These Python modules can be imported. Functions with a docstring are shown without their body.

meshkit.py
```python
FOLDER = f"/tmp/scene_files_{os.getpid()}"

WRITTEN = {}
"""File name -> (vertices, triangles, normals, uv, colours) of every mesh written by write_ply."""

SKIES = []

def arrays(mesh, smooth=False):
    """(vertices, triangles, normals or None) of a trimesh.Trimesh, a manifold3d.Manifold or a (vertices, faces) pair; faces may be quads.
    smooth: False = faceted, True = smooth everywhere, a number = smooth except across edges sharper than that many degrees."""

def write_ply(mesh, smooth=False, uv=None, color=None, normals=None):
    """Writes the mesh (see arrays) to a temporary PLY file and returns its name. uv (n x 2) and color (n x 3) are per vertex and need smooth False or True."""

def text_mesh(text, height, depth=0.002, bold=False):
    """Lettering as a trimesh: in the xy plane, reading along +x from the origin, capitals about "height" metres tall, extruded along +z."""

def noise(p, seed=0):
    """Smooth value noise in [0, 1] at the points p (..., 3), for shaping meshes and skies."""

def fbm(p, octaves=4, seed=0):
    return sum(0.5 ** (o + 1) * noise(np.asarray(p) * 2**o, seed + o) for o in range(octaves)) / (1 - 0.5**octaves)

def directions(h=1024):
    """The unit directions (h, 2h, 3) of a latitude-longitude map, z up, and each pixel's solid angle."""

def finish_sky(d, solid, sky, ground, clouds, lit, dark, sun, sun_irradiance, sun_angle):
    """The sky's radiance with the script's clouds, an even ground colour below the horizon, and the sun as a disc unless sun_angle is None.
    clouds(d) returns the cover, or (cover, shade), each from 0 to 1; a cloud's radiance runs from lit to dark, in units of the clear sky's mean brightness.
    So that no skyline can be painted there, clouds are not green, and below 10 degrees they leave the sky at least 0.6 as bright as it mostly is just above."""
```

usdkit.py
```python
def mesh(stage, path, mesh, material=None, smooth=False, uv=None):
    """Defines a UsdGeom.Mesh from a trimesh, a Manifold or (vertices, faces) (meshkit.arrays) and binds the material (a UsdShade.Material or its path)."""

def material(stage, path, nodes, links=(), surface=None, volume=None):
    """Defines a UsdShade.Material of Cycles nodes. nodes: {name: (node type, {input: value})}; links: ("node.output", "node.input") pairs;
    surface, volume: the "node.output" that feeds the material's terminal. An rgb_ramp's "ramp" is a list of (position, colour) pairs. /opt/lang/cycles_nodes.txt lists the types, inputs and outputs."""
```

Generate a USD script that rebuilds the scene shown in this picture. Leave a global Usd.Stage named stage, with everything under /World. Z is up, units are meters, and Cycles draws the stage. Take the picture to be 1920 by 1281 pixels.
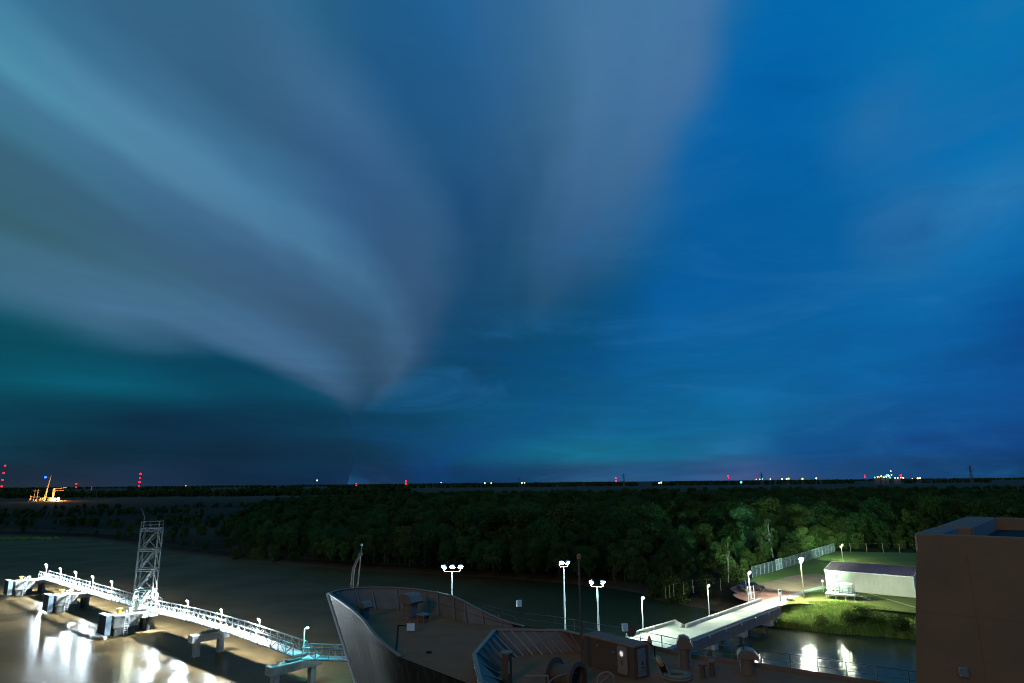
import math, random
import numpy as np
import trimesh, shapely
from shapely.geometry import Polygon, Point
from scipy.interpolate import RBFInterpolator
from pxr import Usd, UsdGeom, UsdLux, UsdShade, Gf, Sdf, Vt
import usdkit, meshkit

random.seed(11)
RNG = np.random.default_rng(11)
stage = Usd.Stage.CreateInMemory()
UsdGeom.SetStageUpAxis(stage, "Z")
UsdGeom.SetStageMetersPerUnit(stage, 1.0)
UsdGeom.Xform.Define(stage, "/World")
UsdGeom.Scope.Define(stage, "/World/Looks")

# ------------------------------------------------------------------ camera
EYE = 22.0                      # metres above the water
FPX, CX, CY = 1200.0, 960.0, 640.5
PITCH, ROLL = math.atan(264 / FPX), math.radians(0.567)
FWD = np.array([0, math.cos(PITCH), math.sin(PITCH)])
_r, _u = np.array([1.0, 0, 0]), np.array([0, -math.sin(PITCH), math.cos(PITCH)])
RIGHT = _r * math.cos(ROLL) - _u * math.sin(ROLL)
UP = _u * math.cos(ROLL) + _r * math.sin(ROLL)
cam = UsdGeom.Camera.Define(stage, "/World/camera")
cam.CreateHorizontalApertureAttr(36.0)
cam.CreateFocalLengthAttr(22.5)
cam.CreateFStopAttr(0.0)
cam.CreateClippingRangeAttr(Gf.Vec2f(0.1, 60000))
EXPOSURE = 0.0
cam.CreateExposureAttr(EXPOSURE)
cam.AddTransformOp().Set(Gf.Matrix4d(*RIGHT, 0, *UP, 0, *(-FWD), 0, 0, 0, EYE, 1))


def ray(px, py):
    px, py = np.asarray(px, float), np.asarray(py, float)
    d = FWD + RIGHT * ((px - CX) / FPX)[..., None] - UP * ((py - CY) / FPX)[..., None]
    return d / np.linalg.norm(d, axis=-1, keepdims=True)


def at(px, py, z=0.0):
    """The place on the level z that stands at this spot of the photograph: how its plan was surveyed."""
    d = ray(px, py)
    p = d * ((z - EYE) / d[2])
    p[2] = z
    return p


def far(px, py, dist):
    """A point at a given distance (along y)."""
    d = ray(px, py)
    p = d * (dist / d[1])
    return p + [0, 0, EYE]


def height_at(py, px, x, y):
    d = ray(px, py)
    return EYE + math.hypot(x, y) / math.hypot(d[0], d[1]) * d[2]


# ------------------------------------------------------------------ sky
SKY_STRENGTH = 0.1
GPTS = [(0, 110), (130, 195), (250, 280), (370, 350), (500, 425), (600, 470), (650, 495), (700, 540), (740, 595), (765, 650), (755, 700)]
RINGS = [0.06, 0.12, 0.2, 0.28, 0.36, 0.46, 0.58, 0.72, 0.86, 1.0, 1.15, 1.35, 1.6, 1.95, 2.4, 2.9, 3.4, 4.0, 4.7, 5.5, 6.3, 7.2, 8.2, 9.3, 10.5, 11.8, 13.2]
SAMPLES = [
    (0,0,(55,128,165)), (0,60,(68,142,175)), (0,110,(76,150,182)), (110,150,(80,146,180)), (200,200,(82,141,178)), (300,265,(82,140,178)), (400,330,(79,139,178)), 
    (500,405,(75,134,174)), (600,455,(72,128,168)), (680,520,(64,116,156)), (735,590,(60,106,145)), (765,650,(54,96,134)), (745,700,(52,92,126)), (715,740,(42,82,116)), 
    (120,0,(52,112,152)), (140,60,(54,114,152)), (250,110,(54,108,148)), (350,180,(54,108,146)), (450,270,(56,112,152)), (560,350,(58,112,154)), (640,410,(54,104,150)), 
    (300,0,(50,104,142)), (300,60,(50,102,138)), (420,140,(48,98,132)), (490,180,(50,98,136)), (570,250,(50,96,138)), (650,340,(46,92,138)), (720,430,(46,88,132)), 
    (760,500,(50,90,130)), (790,580,(46,86,124)), (800,660,(34,78,116)), (780,720,(18,72,108)), (480,20,(56,110,150)), (560,80,(60,114,156)), (640,180,(56,110,154)), 
    (700,270,(54,104,150)), (770,370,(50,98,142)), (810,460,(52,96,138)), (835,540,(42,86,126)), (840,620,(20,76,116)), (620,30,(36,98,138)), (700,100,(30,92,140)), 
    (760,190,(30,90,138)), (830,290,(32,88,132)), (880,380,(26,78,124)), (900,470,(28,78,120)), (920,560,(22,76,116)), (930,640,(8,72,112)), (900,720,(6,70,112)), 
    (860,30,(32,100,155)), (900,150,(38,98,150)), (930,250,(42,96,142)), (950,350,(38,88,132)), (960,440,(30,82,122)), (980,540,(26,80,118)), (960,0,(44,106,156)), 
    (1040,40,(58,114,160)), (1130,60,(68,122,168)), (1250,40,(68,124,172)), (1330,60,(62,120,172)), (1090,160,(68,122,168)), (1200,160,(66,120,168)), 
    (1320,140,(58,116,172)), (1040,220,(54,106,146)), (1160,240,(60,114,160)), (1280,220,(58,112,164)), (1060,320,(60,108,154)), (1150,330,(58,110,154)), 
    (1220,320,(54,108,158)), (1040,400,(48,98,142)), (1130,420,(50,100,146)), (1200,430,(40,100,150)), (1240,380,(24,100,160)), (1060,480,(44,92,136)), 
    (1140,500,(30,90,134)), (1020,560,(34,86,124)), (1080,560,(20,80,122)), (1385,20,(20,108,172)), (1390,100,(4,104,174)), (1365,180,(6,104,174)), 
    (1330,250,(6,102,172)), (1280,310,(6,100,170)), (1310,360,(10,98,164)), (1260,460,(4,94,156)), (1180,560,(2,84,138)), (1080,630,(2,78,122)), (1460,60,(0,106,178)), 
    (1450,160,(0,100,172)), (1430,280,(0,100,170)), (1450,400,(0,96,162)), (1400,460,(0,95,164)), (1600,40,(0,108,178)), (1560,140,(0,106,176)), (1560,240,(8,106,174)), 
    (1600,330,(0,104,172)), (1560,420,(0,98,164)), (1750,30,(0,114,180)), (1890,20,(0,124,184)), (1720,190,(38,116,176)), (1640,230,(34,112,173)), 
    (1790,220,(32,117,177)), (1780,130,(0,116,180)), (1880,140,(0,112,182)), (1890,185,(0,98,172)), (1850,240,(0,112,182)), (1760,300,(0,110,178)), 
    (1900,290,(8,118,186)), (1700,390,(38,113,174)), (1800,370,(42,120,179)), (1910,350,(52,128,186)), (1870,440,(10,118,186)), (1770,470,(30,110,170)), 
    (1640,430,(26,106,168)), (0,200,(66,132,160)), (0,250,(58,110,140)), (100,250,(62,114,148)), (200,320,(60,112,148)), (330,380,(60,108,148)), (470,450,(62,108,146)), 
    (560,490,(60,106,146)), (0,330,(56,104,126)), (0,400,(54,98,112)), (100,430,(56,104,128)), (120,370,(56,98,120)), (260,440,(56,100,132)), (250,500,(58,104,134)), 
    (400,510,(58,98,132)), (500,520,(56,98,134)), (560,570,(56,94,126)), (620,560,(54,96,132)), (650,620,(50,90,122)), (690,680,(48,86,118)), (690,590,(52,94,130)), 
    (690,740,(34,78,110)), (0,470,(62,112,138)), (0,510,(66,120,150)), (120,540,(66,118,152)), (200,565,(68,118,155)), (320,590,(66,114,152)), (420,590,(66,113,151)), 
    (500,615,(64,110,150)), (570,650,(60,106,146)), (620,690,(56,102,140)), (645,740,(50,92,128)), (600,760,(30,80,110)), (0,565,(60,112,140)), (100,600,(52,104,136)), 
    (200,630,(48,98,132)), (300,645,(44,96,128)), (420,650,(48,94,126)), (500,690,(42,88,122)), (560,715,(36,86,120)), (0,610,(0,70,86)), (0,640,(0,62,82)), 
    (100,630,(0,60,82)), (200,660,(0,64,88)), (300,680,(0,70,96)), (430,675,(0,68,96)), (500,735,(0,70,98)), (400,720,(0,74,102)), (560,760,(0,66,94)), 
    (0,700,(0,84,104)), (100,730,(0,100,120)), (220,735,(0,92,118)), (320,740,(0,82,108)), (0,770,(0,74,96)), (150,770,(0,76,98)), (300,780,(0,58,84)), 
    (450,780,(0,60,88)), (740,770,(0,66,100)), (850,760,(0,72,112)), (820,690,(8,72,110)), (1000,640,(4,74,114)), (960,700,(0,78,122)), (1000,770,(0,84,130)), 
    (1150,650,(0,84,138)), (1150,740,(0,92,142)), (1250,540,(0,92,158)), (1230,630,(4,100,166)), (1300,700,(0,96,152)), (1400,560,(0,94,160)), (1500,540,(0,96,162)), 
    (1500,650,(0,98,160)), (1650,560,(2,102,168)), (1650,670,(0,102,166)), (1780,600,(0,98,166)), (1850,520,(2,112,182)), (1900,560,(0,82,152)), (1890,640,(0,72,142)), 
    (1850,690,(0,100,168)), (1780,700,(0,90,158)), (1400,740,(0,102,160)), (1600,750,(0,96,160)), (1900,760,(0,86,154)), 
]
ROWS = [
    
    (800,[(-200,(0,60,84)),(0,(0,62,84)),(100,(0,58,80)),(260,(0,44,70)),(430,(0,48,76)),(600,(0,54,84)),(800,(0,70,108)),(960,(0,86,130)),(1150,(0,98,146)),(1400,(0,104,156)),(1600,(0,88,152)),(1920,(0,78,146)),(2100,(0,76,144))]), 
    (850,[(0,(4,54,74)),(150,(2,42,62)),(300,(2,42,66)),(450,(0,38,64)),(640,(0,46,74)),(760,(0,58,88)),(900,(0,84,124)),(1000,(4,104,140)),(1100,(8,112,146)),(1250,(4,110,152)),(1390,(26,108,156)),(1480,(2,86,146)),(1700,(0,72,138)),(1920,(0,66,132))]), 
    (888,[(0,(22,46,68)),(150,(26,48,72)),(260,(24,50,78)),(400,(10,44,72)),(600,(2,46,80)),(700,(14,52,90)),(850,(4,60,104)),(1000,(14,70,114)),(1110,(34,80,122)),(1250,(34,84,132)),(1400,(56,88,142)),(1520,(26,78,132)),(1650,(16,72,126)),(1920,(0,58,112))]), 
    (903,[(0,(30,48,66)),(150,(40,50,68)),(260,(30,54,84)),(400,(16,46,72)),(600,(10,48,84)),(690,(26,54,92)),(850,(8,60,104)),(1000,(20,72,118)),(1110,(44,84,126)),(1250,(44,88,134)),(1400,(72,92,146)),(1520,(40,82,132)),(1650,(24,76,126)),(1920,(4,58,108))]), 
]


def lin(c):
    c = np.asarray(c, float) / 255
    return np.where(c < 0.04045, c / 12.92, ((c + 0.055) / 1.055) ** 2.4)


def azel(px, py):
    d = ray(px, py)
    return np.degrees(np.arctan2(d[..., 0], d[..., 1])), np.degrees(np.arcsin(d[..., 2]))


AZC, ELC = (float(v) for v in azel(655, 785))     # where the cloud bands of the storm converge


def polar(px, py):
    a, e = azel(px, py)
    A, E = AZC - a, np.maximum(e - ELC, 0.02)
    return np.degrees(np.arctan2(E, A)), np.hypot(A, E)


def sky_material():
    G = [tuple(float(v) for v in polar(x, y)) for x, y in GPTS]
    gt = np.array([0, 14, 24] + [g[0] for g in G] + [150, 165, 180])
    gr = np.array([170, 130, 95] + [g[1] for g in G] + [5.0, 4.7, 4.6])
    o = np.argsort(gt)
    gt, gr = gt[o], gr[o]
    S = np.array([(x, y) for x, y, _ in SAMPLES])
    C = lin([c for *_, c in SAMPLES]) * 0.92
    cloudy = np.clip((np.array([c[0] for *_, c in SAMPLES]) - 20) / 30, 0, 1)[:, None] * 0.05 * (S[:, :1] < 1400)
    C = C * (1 - cloudy) + C.mean(1, keepdims=True) * cloudy
    C[:, 2] *= 1 - cloudy[:, 0] * 0.1
    t, r = polar(S[:, 0], S[:, 1])
    ls = np.log(r) - np.interp(t, gt, np.log(gr))
    fit = RBFInterpolator(np.c_[t / 22.0, ls / 0.42], np.sqrt(C), kernel="linear", smoothing=0.004)
    rings = np.log(np.array(RINGS))
    th = np.linspace(0, 180, 181)
    tables = [np.clip(fit(np.c_[th / 22.0, np.full(181, k / 0.42)]), 0, 0.75) ** 2 for k in rings]
    n, L = {}, []

    def math_(name, op, a, b=None, c=None, clamp=False):
        ins = {"math_type": op, "use_clamp": clamp}
        for i, v in enumerate((a, b, c)):
            if v is None:
                continue
            if isinstance(v, str):
                L.append((v, f"{name}.value{i + 1}"))
            else:
                ins[f"value{i + 1}"] = v
        n[name] = ("math", ins)
        return f"{name}.value"

    n["tc"] = ("texture_coordinate", {})
    n["sep"] = ("separate_xyz", {})
    L.append(("tc.generated", "sep.vector"))
    # slow wander of the cloud edges, so that the bands stay ragged
    n["wob_map"] = ("mapping", {"scale": (1.0, 1.0, 2.6)})
    n["wob"] = ("noise_texture", {"scale": 5.0, "detail": 4.0, "roughness": 0.55})
    L += [("tc.generated", "wob_map.vector"), ("wob_map.vector", "wob.vector")]
    n["wob_sep"] = ("separate_color", {})
    L.append(("wob.color", "wob_sep.color"))
    w1 = math_("w1", "multiply_add", "wob_sep.r", 2.2, -1.1)
    w2 = math_("w2", "multiply_add", "wob_sep.g", 1.2, -0.6)
    az0 = math_("az_d", "degrees", math_("az_r", "arctan2", "sep.x", "sep.y"))
    el = math_("el_d", "degrees", math_("el_r", "arcsine", "sep.z"))
    az = math_("az_w", "add", az0, w1)
    elw = math_("el_w", "add", el, w2)
    A = math_("A", "subtract", AZC, az)
    E = math_("E", "maximum", math_("E0", "subtract", elw, ELC), 0.02)
    theta = math_("theta", "divide", math_("th_r", "arctan2", E, A), math.pi)
    rr = math_("r2", "add", math_("AA", "multiply", A, A), math_("EE", "multiply", E, E))
    logr = math_("logr", "multiply", math_("lnr", "logarithm", rr, math.e), 0.5)
    lg = np.interp(th, gt, np.log(gr))
    n["g"] = ("rgb_ramp", {"ramp": [(a / 180, (v / 10,) * 3) for a, v in zip(th, lg)]})
    L.append((theta, "g.fac"))
    n["g_bw"] = ("separate_color", {})
    L.append(("g.color", "g_bw.color"))
    ls_ = math_("ls", "subtract", logr, math_("g10", "multiply", "g_bw.r", 10.0))

    def ring(k):
        n[f"ring{k}"] = ("rgb_ramp", {"ramp": [(a / 180, tuple(v)) for a, v in zip(th, tables[k])]})
        L.append((theta, f"ring{k}.fac"))
        return f"ring{k}.color"

    def mix(name, fac, a, b, typ="mix"):
        ins = {"mix_type": typ}
        for key, v in (("fac", fac), ("color1", a), ("color2", b)):
            if isinstance(v, str):
                L.append((v, f"{name}.{key}"))
            else:
                ins[key] = v
        n[name] = ("mix", ins)
        return f"{name}.color"

    def step(name, v, lo, hi, kind="smoothstep", t0=0.0, t1=1.0):
        n[name] = ("map_range", {"range_type": kind, "from_min": lo, "from_max": hi, "to_min": t0, "to_max": t1, "clamp": True})
        L.append((v, f"{name}.value"))
        return f"{name}.result"

    col = ring(0)
    for k in range(1, len(rings)):
        a = step(f"ra{k}", ls_, float(rings[k - 1]), float(rings[k]), "linear")
        b = step(f"rb{k}", ls_, float(rings[k - 1]), float(rings[k]))
        f = math_(f"rf{k}", "multiply", math_(f"rs{k}", "add", a, b), 0.5)
        col = mix(f"rm{k}", f, col, ring(k))
    # the murk low over the horizon
    fa = step("az01", az, -60.0, 60.0, "linear")
    prev = ELC + 2.2
    for i, (y, cs) in enumerate(ROWS):
        e1 = float(azel(960, y)[1])
        n[f"row{i}"] = ("rgb_ramp", {"ramp": [((float(azel(x, y)[0]) + 60) / 120, tuple(lin(c) * (0.92, 0.92, 0.82, 0.78)[i])) for x, c in cs]})
        L.append((fa, f"row{i}.fac"))
        n[f"row_s{i}"] = ("map_range", {"range_type": "smoothstep", "from_min": e1, "from_max": prev, "to_min": 1.0, "to_max": 0.0, "clamp": True})
        L.append((elw if i < 2 else el, f"row_s{i}.value"))
        col = mix(f"row_m{i}", f"row_s{i}.result", col, f"row{i}.color")
        prev = e1
    # streaks: fine cloud texture drawn out along the horizon
    n["st_map"] = ("mapping", {"scale": (1.6, 1.6, 11.0)})
    n["st"] = ("noise_texture", {"scale": 3.6, "detail": 6.0, "roughness": 0.58, "distortion": 0.5})
    L += [("tc.generated", "st_map.vector"), ("st_map.vector", "st.vector")]
    amp = step("st_amp", el, 2.0, 18.0, "linear", 0.34, 0.03)
    k = math_("st_k", "multiply_add", math_("st_c", "subtract", "st.fac", 0.5), math_("st_a2", "multiply", amp, 2.4), 1.0)
    n["k_rgb"] = ("combine_color", {})
    L += [(k, "k_rgb.r"), (k, "k_rgb.g"), (k, "k_rgb.b")]
    col = mix("streaked", 1.0, col, "k_rgb.color", "multiply")
    # wisps drawn out along the flow, on the clear side of the storm
    n["wv"] = ("mapping", {"rotation": (0.0, math.radians(24), 0.0), "scale": (1.5, 1.5, 5.2)})
    n["wn"] = ("noise_texture", {"scale": 1.9, "detail": 7.0, "roughness": 0.60, "distortion": 0.7})
    L += [("tc.generated", "wv.vector"), ("wv.vector", "wn.vector")]
    side = step("w_side", theta, 0.72, 0.88)
    hi = math_("w_hi", "multiply", step("w_s", "wn.fac", 0.50, 0.78), math_("w_side2", "multiply", side, 0.50))
    col = mix("wisped", hi, col, tuple(lin((34, 112, 172))))
    lo = math_("w_lo", "multiply", step("w_d", "wn.fac", 0.50, 0.24), math_("w_side3", "multiply", side, 0.52))
    col = mix("gapped", lo, col, tuple(lin((0, 68, 138))))
    # clear air behind the clouds: the last of the dusk
    n["air"] = ("sky_texture", {"sky_type": "single_scattering", "sun_disc": False, "sun_elevation": SUN_EL, "sun_rotation": SUN_ROT, "altitude": 20.0})
    n["cloud_level"] = ("mix", {"mix_type": "multiply", "fac": 1.0, "color2": (1 / SKY_STRENGTH,) * 3})
    L.append((col, "cloud_level.color1"))
    out = mix("sky_mix", 0.99, "air.color", "cloud_level.color")
    n["bg"] = ("background_shader", {"strength": SKY_STRENGTH})
    L.append((out, "bg.color"))
    return usdkit.material(stage, "/World/Looks/sky", n, L, surface="bg.background")


SUN_EL, SUN_AZ = math.radians(20.0), math.radians(205.0)      # the last glow stands behind the camera
SUN_ROT = SUN_AZ
dome = UsdLux.DomeLight.Define(stage, "/World/sky")
dome.GetPrim().SetCustomDataByKey("kind", "structure")
UsdShade.MaterialBindingAPI.Apply(dome.GetPrim()).Bind(sky_material())
sun = UsdLux.DistantLight.Define(stage, "/World/last_glow")
sun.CreateIntensityAttr(0.07)
sun.CreateAngleAttr(12.0)
sun.CreateNormalizeAttr(True)
sun.CreateColorAttr(Gf.Vec3f(1.0, 0.70, 0.53))
SUN_LIGHT_EL = SUN_EL
_d = np.array([math.sin(SUN_AZ) * math.cos(SUN_LIGHT_EL), math.cos(SUN_AZ) * math.cos(SUN_LIGHT_EL), math.sin(SUN_LIGHT_EL)])
_x = np.cross([0, 0, 1.0], _d); _x /= np.linalg.norm(_x)
_y = np.cross(_d, _x)
sun.AddTransformOp().Set(Gf.Matrix4d(*_x, 0, *_y, 0, *_d, 0, 0, 0, 100, 1))

# ------------------------------------------------------------------ helpers
USED = {}


def path_for(name, parent="/World"):
    k = (parent, name)
    i = USED.get(k, 0)
    USED[k] = i + 1
    return f"{parent}/{name}" if i == 0 else f"{parent}/{name}_{i:03d}"


def data(prim, label=None, cat=None, group=None, kind=None):
    for k, v in (("label", label), ("category", cat), ("group", group), ("kind", kind)):
        if v:
            prim.SetCustomDataByKey(k, v)
    return prim


class MB:
    """Collects simple solids into one mesh."""
    def __init__(self):
        self.v, self.f, self.n = [], [], 0

    def add(self, v, f):
        v = np.asarray(v, float)
        self.v.append(v)
        self.f.append(np.asarray(f, int) + self.n)
        self.n += len(v)
        return self

    def quad(self, a, b, c, d):
        return self.add([a, b, c, d], [[0, 1, 2], [0, 2, 3]])

    def poly(self, pts):
        pts = np.asarray(pts, float)
        v, f = trimesh.creation.triangulate_polygon(Polygon(pts[:, :2]), engine="earcut")
        z = [pts[np.argmin(np.hypot(*(pts[:, :2] - q).T)), 2] for q in v]
        return self.add(np.c_[v, z], f)

    def prism(self, pts2, z0, z1):
        m = trimesh.creation.extrude_polygon(Polygon(np.asarray(pts2)[:, :2]), z1 - z0, engine="earcut")
        return self.add(m.vertices + [0, 0, z0], m.faces)

    def hexa(self, lo, hi):
        """Solid between two quads."""
        v = list(lo) + list(hi)
        f = [[0, 2, 1], [0, 3, 2], [4, 5, 6], [4, 6, 7]]
        for i in range(4):
            j = (i + 1) % 4
            f += [[i, j, 4 + j], [i, 4 + j, 4 + i]]
        return self.add(v, f)

    def box(self, c, s, ax=None, bevel=0.0):
        """Box about c with sizes s along the horizontal axis ax, its left-hand normal and z; bevel chamfers the upright edges and the top."""
        c = np.asarray(c, float)
        ax = np.array([1.0, 0, 0]) if ax is None else np.asarray(ax, float)
        ax = ax / np.linalg.norm(ax)
        ay = np.array([-ax[1], ax[0], 0])
        hx, hy, hz = s[0] / 2, s[1] / 2, s[2] / 2
        if not bevel:
            q = [(-hx, -hy), (hx, -hy), (hx, hy), (-hx, hy)]
            lo = [c + ax * a + ay * b - [0, 0, hz] for a, b in q]
            return self.hexa(lo, [p + [0, 0, 2 * hz] for p in lo])
        b = bevel
        q = [(-hx + b, -hy), (hx - b, -hy), (hx, -hy + b), (hx, hy - b), (hx - b, hy), (-hx + b, hy), (-hx, hy - b), (-hx, -hy + b)]
        q2 = [(x - math.copysign(b, x) * 0.8, y - math.copysign(b, y) * 0.8) for x, y in q]
        lv = [(q, -hz), (q, hz - b), (q2, hz)]
        v = [c + ax * x + ay * y + [0, 0, z] for ring, z in lv for x, y in ring]
        f = []
        for k in range(2):
            for i in range(8):
                j = (i + 1) % 8
                f += [[8 * k + i, 8 * k + j, 8 * k + 8 + j], [8 * k + i, 8 * k + 8 + j, 8 * k + 8 + i]]
        f += [[16, 16 + i, 17 + i] for i in range(1, 7)] + [[0, i + 1, i] for i in range(1, 7)]
        return self.add(v, f)

    def beam(self, p, q, w, h=None, up=(0, 0, 1)):
        p, q = np.asarray(p, float), np.asarray(q, float)
        h = w if h is None else h
        d = q - p
        d = d / np.linalg.norm(d)
        s = np.cross(d, up)
        if np.linalg.norm(s) < 1e-6:
            s = np.cross(d, [1.0, 0, 0])
        s /= np.linalg.norm(s)
        t = np.cross(s, d)
        o = [s * a * w / 2 + t * b * h / 2 for a, b in ((-1, -1), (1, -1), (1, 1), (-1, 1))]
        return self.hexa([p + x for x in o], [q + x for x in o])

    def tube(self, pts, r, n=8, caps=True):
        p = np.asarray(pts, float)
        r = np.broadcast_to(r, (len(p),))
        t = np.gradient(p, axis=0)
        t /= np.linalg.norm(t, axis=1, keepdims=True)
        ref = np.array([0, 0, 1.0]) if abs(t[0][2]) < 0.9 else np.array([1.0, 0, 0])
        v, f = [], []
        for i in range(len(p)):
            a = np.cross(t[i], ref); a /= np.linalg.norm(a)
            b = np.cross(t[i], a)
            for k in range(n):
                w = 2 * math.pi * k / n
                v.append(p[i] + r[i] * (math.cos(w) * a + math.sin(w) * b))
        for i in range(len(p) - 1):
            for k in range(n):
                l = (k + 1) % n
                f += [[i * n + k, i * n + l, i * n + n + l], [i * n + k, i * n + n + l, i * n + n + k]]
        if caps:
            f += [[0, k + 1, k] for k in range(1, n - 1)]
            e = (len(p) - 1) * n
            f += [[e, e + k, e + k + 1] for k in range(1, n - 1)]
        return self.add(v, f)

    def lathe(self, prof, c=(0, 0, 0), axis=(0, 0, 1), n=16):
        """Revolves (radius, height) pairs about axis through c."""
        c, z = np.asarray(c, float), np.asarray(axis, float)
        z = z / np.linalg.norm(z)
        x = np.cross(z, [0, 1.0, 0]) if abs(z[1]) < 0.9 else np.cross(z, [1.0, 0, 0])
        x /= np.linalg.norm(x)
        y = np.cross(z, x)
        v = [c + z * h + r * (math.cos(2 * math.pi * k / n) * x + math.sin(2 * math.pi * k / n) * y) for r, h in prof for k in range(n)]
        f = []
        for i in range(len(prof) - 1):
            for k in range(n):
                l = (k + 1) % n
                f += [[i * n + k, i * n + l, i * n + n + l], [i * n + k, i * n + n + l, i * n + n + k]]
        return self.add(v, f)

    def build(self, name, m, parent, smooth=False, **kw):
        parent = parent if isinstance(parent, str) else str(parent.GetPath())
        p = path_for(name, parent)
        g = usdkit.mesh(stage, p, (np.vstack(self.v), np.vstack(self.f)), m, smooth=smooth)
        UsdGeom.Gprim(g).CreateDoubleSidedAttr(True)
        if kw:
            data(g.GetPrim(), **kw)
        return g.GetPrim()


def thing(name, label, cat, group=None, loc=(0, 0, 0), rz=0.0, kind=None):
    x = UsdGeom.Xform.Define(stage, path_for(name))
    x.AddTranslateOp().Set(Gf.Vec3d(*map(float, loc)))
    if rz:
        x.AddRotateZOp().Set(float(rz))
    return data(x.GetPrim(), label, cat, group, kind)


def copy(src, name, label, cat, group, loc, rz=0.0, scale=None):
    """Another thing of the kind of src, standing elsewhere."""
    x = UsdGeom.Xform.Define(stage, path_for(name))
    x.GetPrim().GetReferences().AddInternalReference(src if isinstance(src, Sdf.Path) else Sdf.Path(str(src)))
    x.ClearXformOpOrder()
    x.AddTranslateOp().Set(Gf.Vec3d(*map(float, loc)))
    x.AddRotateZOp().Set(float(rz))
    if scale is not None:
        x.AddScaleOp().Set(Gf.Vec3f(*map(float, scale)))
    x.GetPrim().SetInstanceable(True)
    return data(x.GetPrim(), label, cat, group)


def kind_of(name):
    """A class prim: the pattern from which copies are made; it is not in the scene itself."""
    return stage.CreateClassPrim(f"/World/Kinds/{name}")


stage.CreateClassPrim("/World/Kinds")


def setting(name, mb, m, smooth=False):
    p = mb.build(name, m, "/World", smooth)
    return data(p, kind="structure")


# ------------------------------------------------------------------ materials
def paint(name, c1, c2=None, rough=0.6, scale=2.0, bump=0.0, bscale=30.0, spec=0.4, metal=0.0, stretch=(1, 1, 1), vary=0.0, coords="geometry.position", sharp=(0.35, 0.7)):
    c2 = c1 if c2 is None else c2
    n = {"geometry": ("geometry", {}), "texture_coordinate": ("texture_coordinate", {}), "map": ("mapping", {"scale": stretch}),
         "nz": ("noise_texture", {"scale": scale, "detail": 6.0, "roughness": 0.6}),
         "rm": ("rgb_ramp", {"ramp": [(0, c1), (sharp[0], c1), (sharp[1], c2), (1, c2)]}),
         "p": ("principled_bsdf", {"roughness": rough, "specular_ior_level": spec, "metallic": metal})}
    L = [(coords, "map.vector"), ("map.vector", "nz.vector"), ("nz.fac", "rm.fac")]
    out = "rm.color"
    if vary:
        n["oi"] = ("object_info", {})
        n["vr"] = ("map_range", {"from_min": 0.0, "from_max": 1.0, "to_min": 1 - vary, "to_max": 1 + vary, "clamp": True})
        n["hs"] = ("hsv", {"hue": 0.5, "saturation": 1.0, "fac": 1.0})
        L += [("oi.random", "vr.value"), ("vr.result", "hs.value"), (out, "hs.color")]
        out = "hs.color"
    L.append((out, "p.base_color"))
    if bump:
        n["bn"] = ("noise_texture", {"scale": bscale, "detail": 4.0})
        n["bp"] = ("bump", {"strength": bump, "distance": 0.05})
        L += [("map.vector", "bn.vector"), ("bn.fac", "bp.height"), ("bp.normal", "p.normal")]
    return usdkit.material(stage, f"/World/Looks/{name}", n, L, surface="p.BSDF")


def glow(name, c, strength):
    return usdkit.material(stage, f"/World/Looks/{name}", {"e": ("emission", {"color": c, "strength": strength})}, surface="e.emission")


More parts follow.
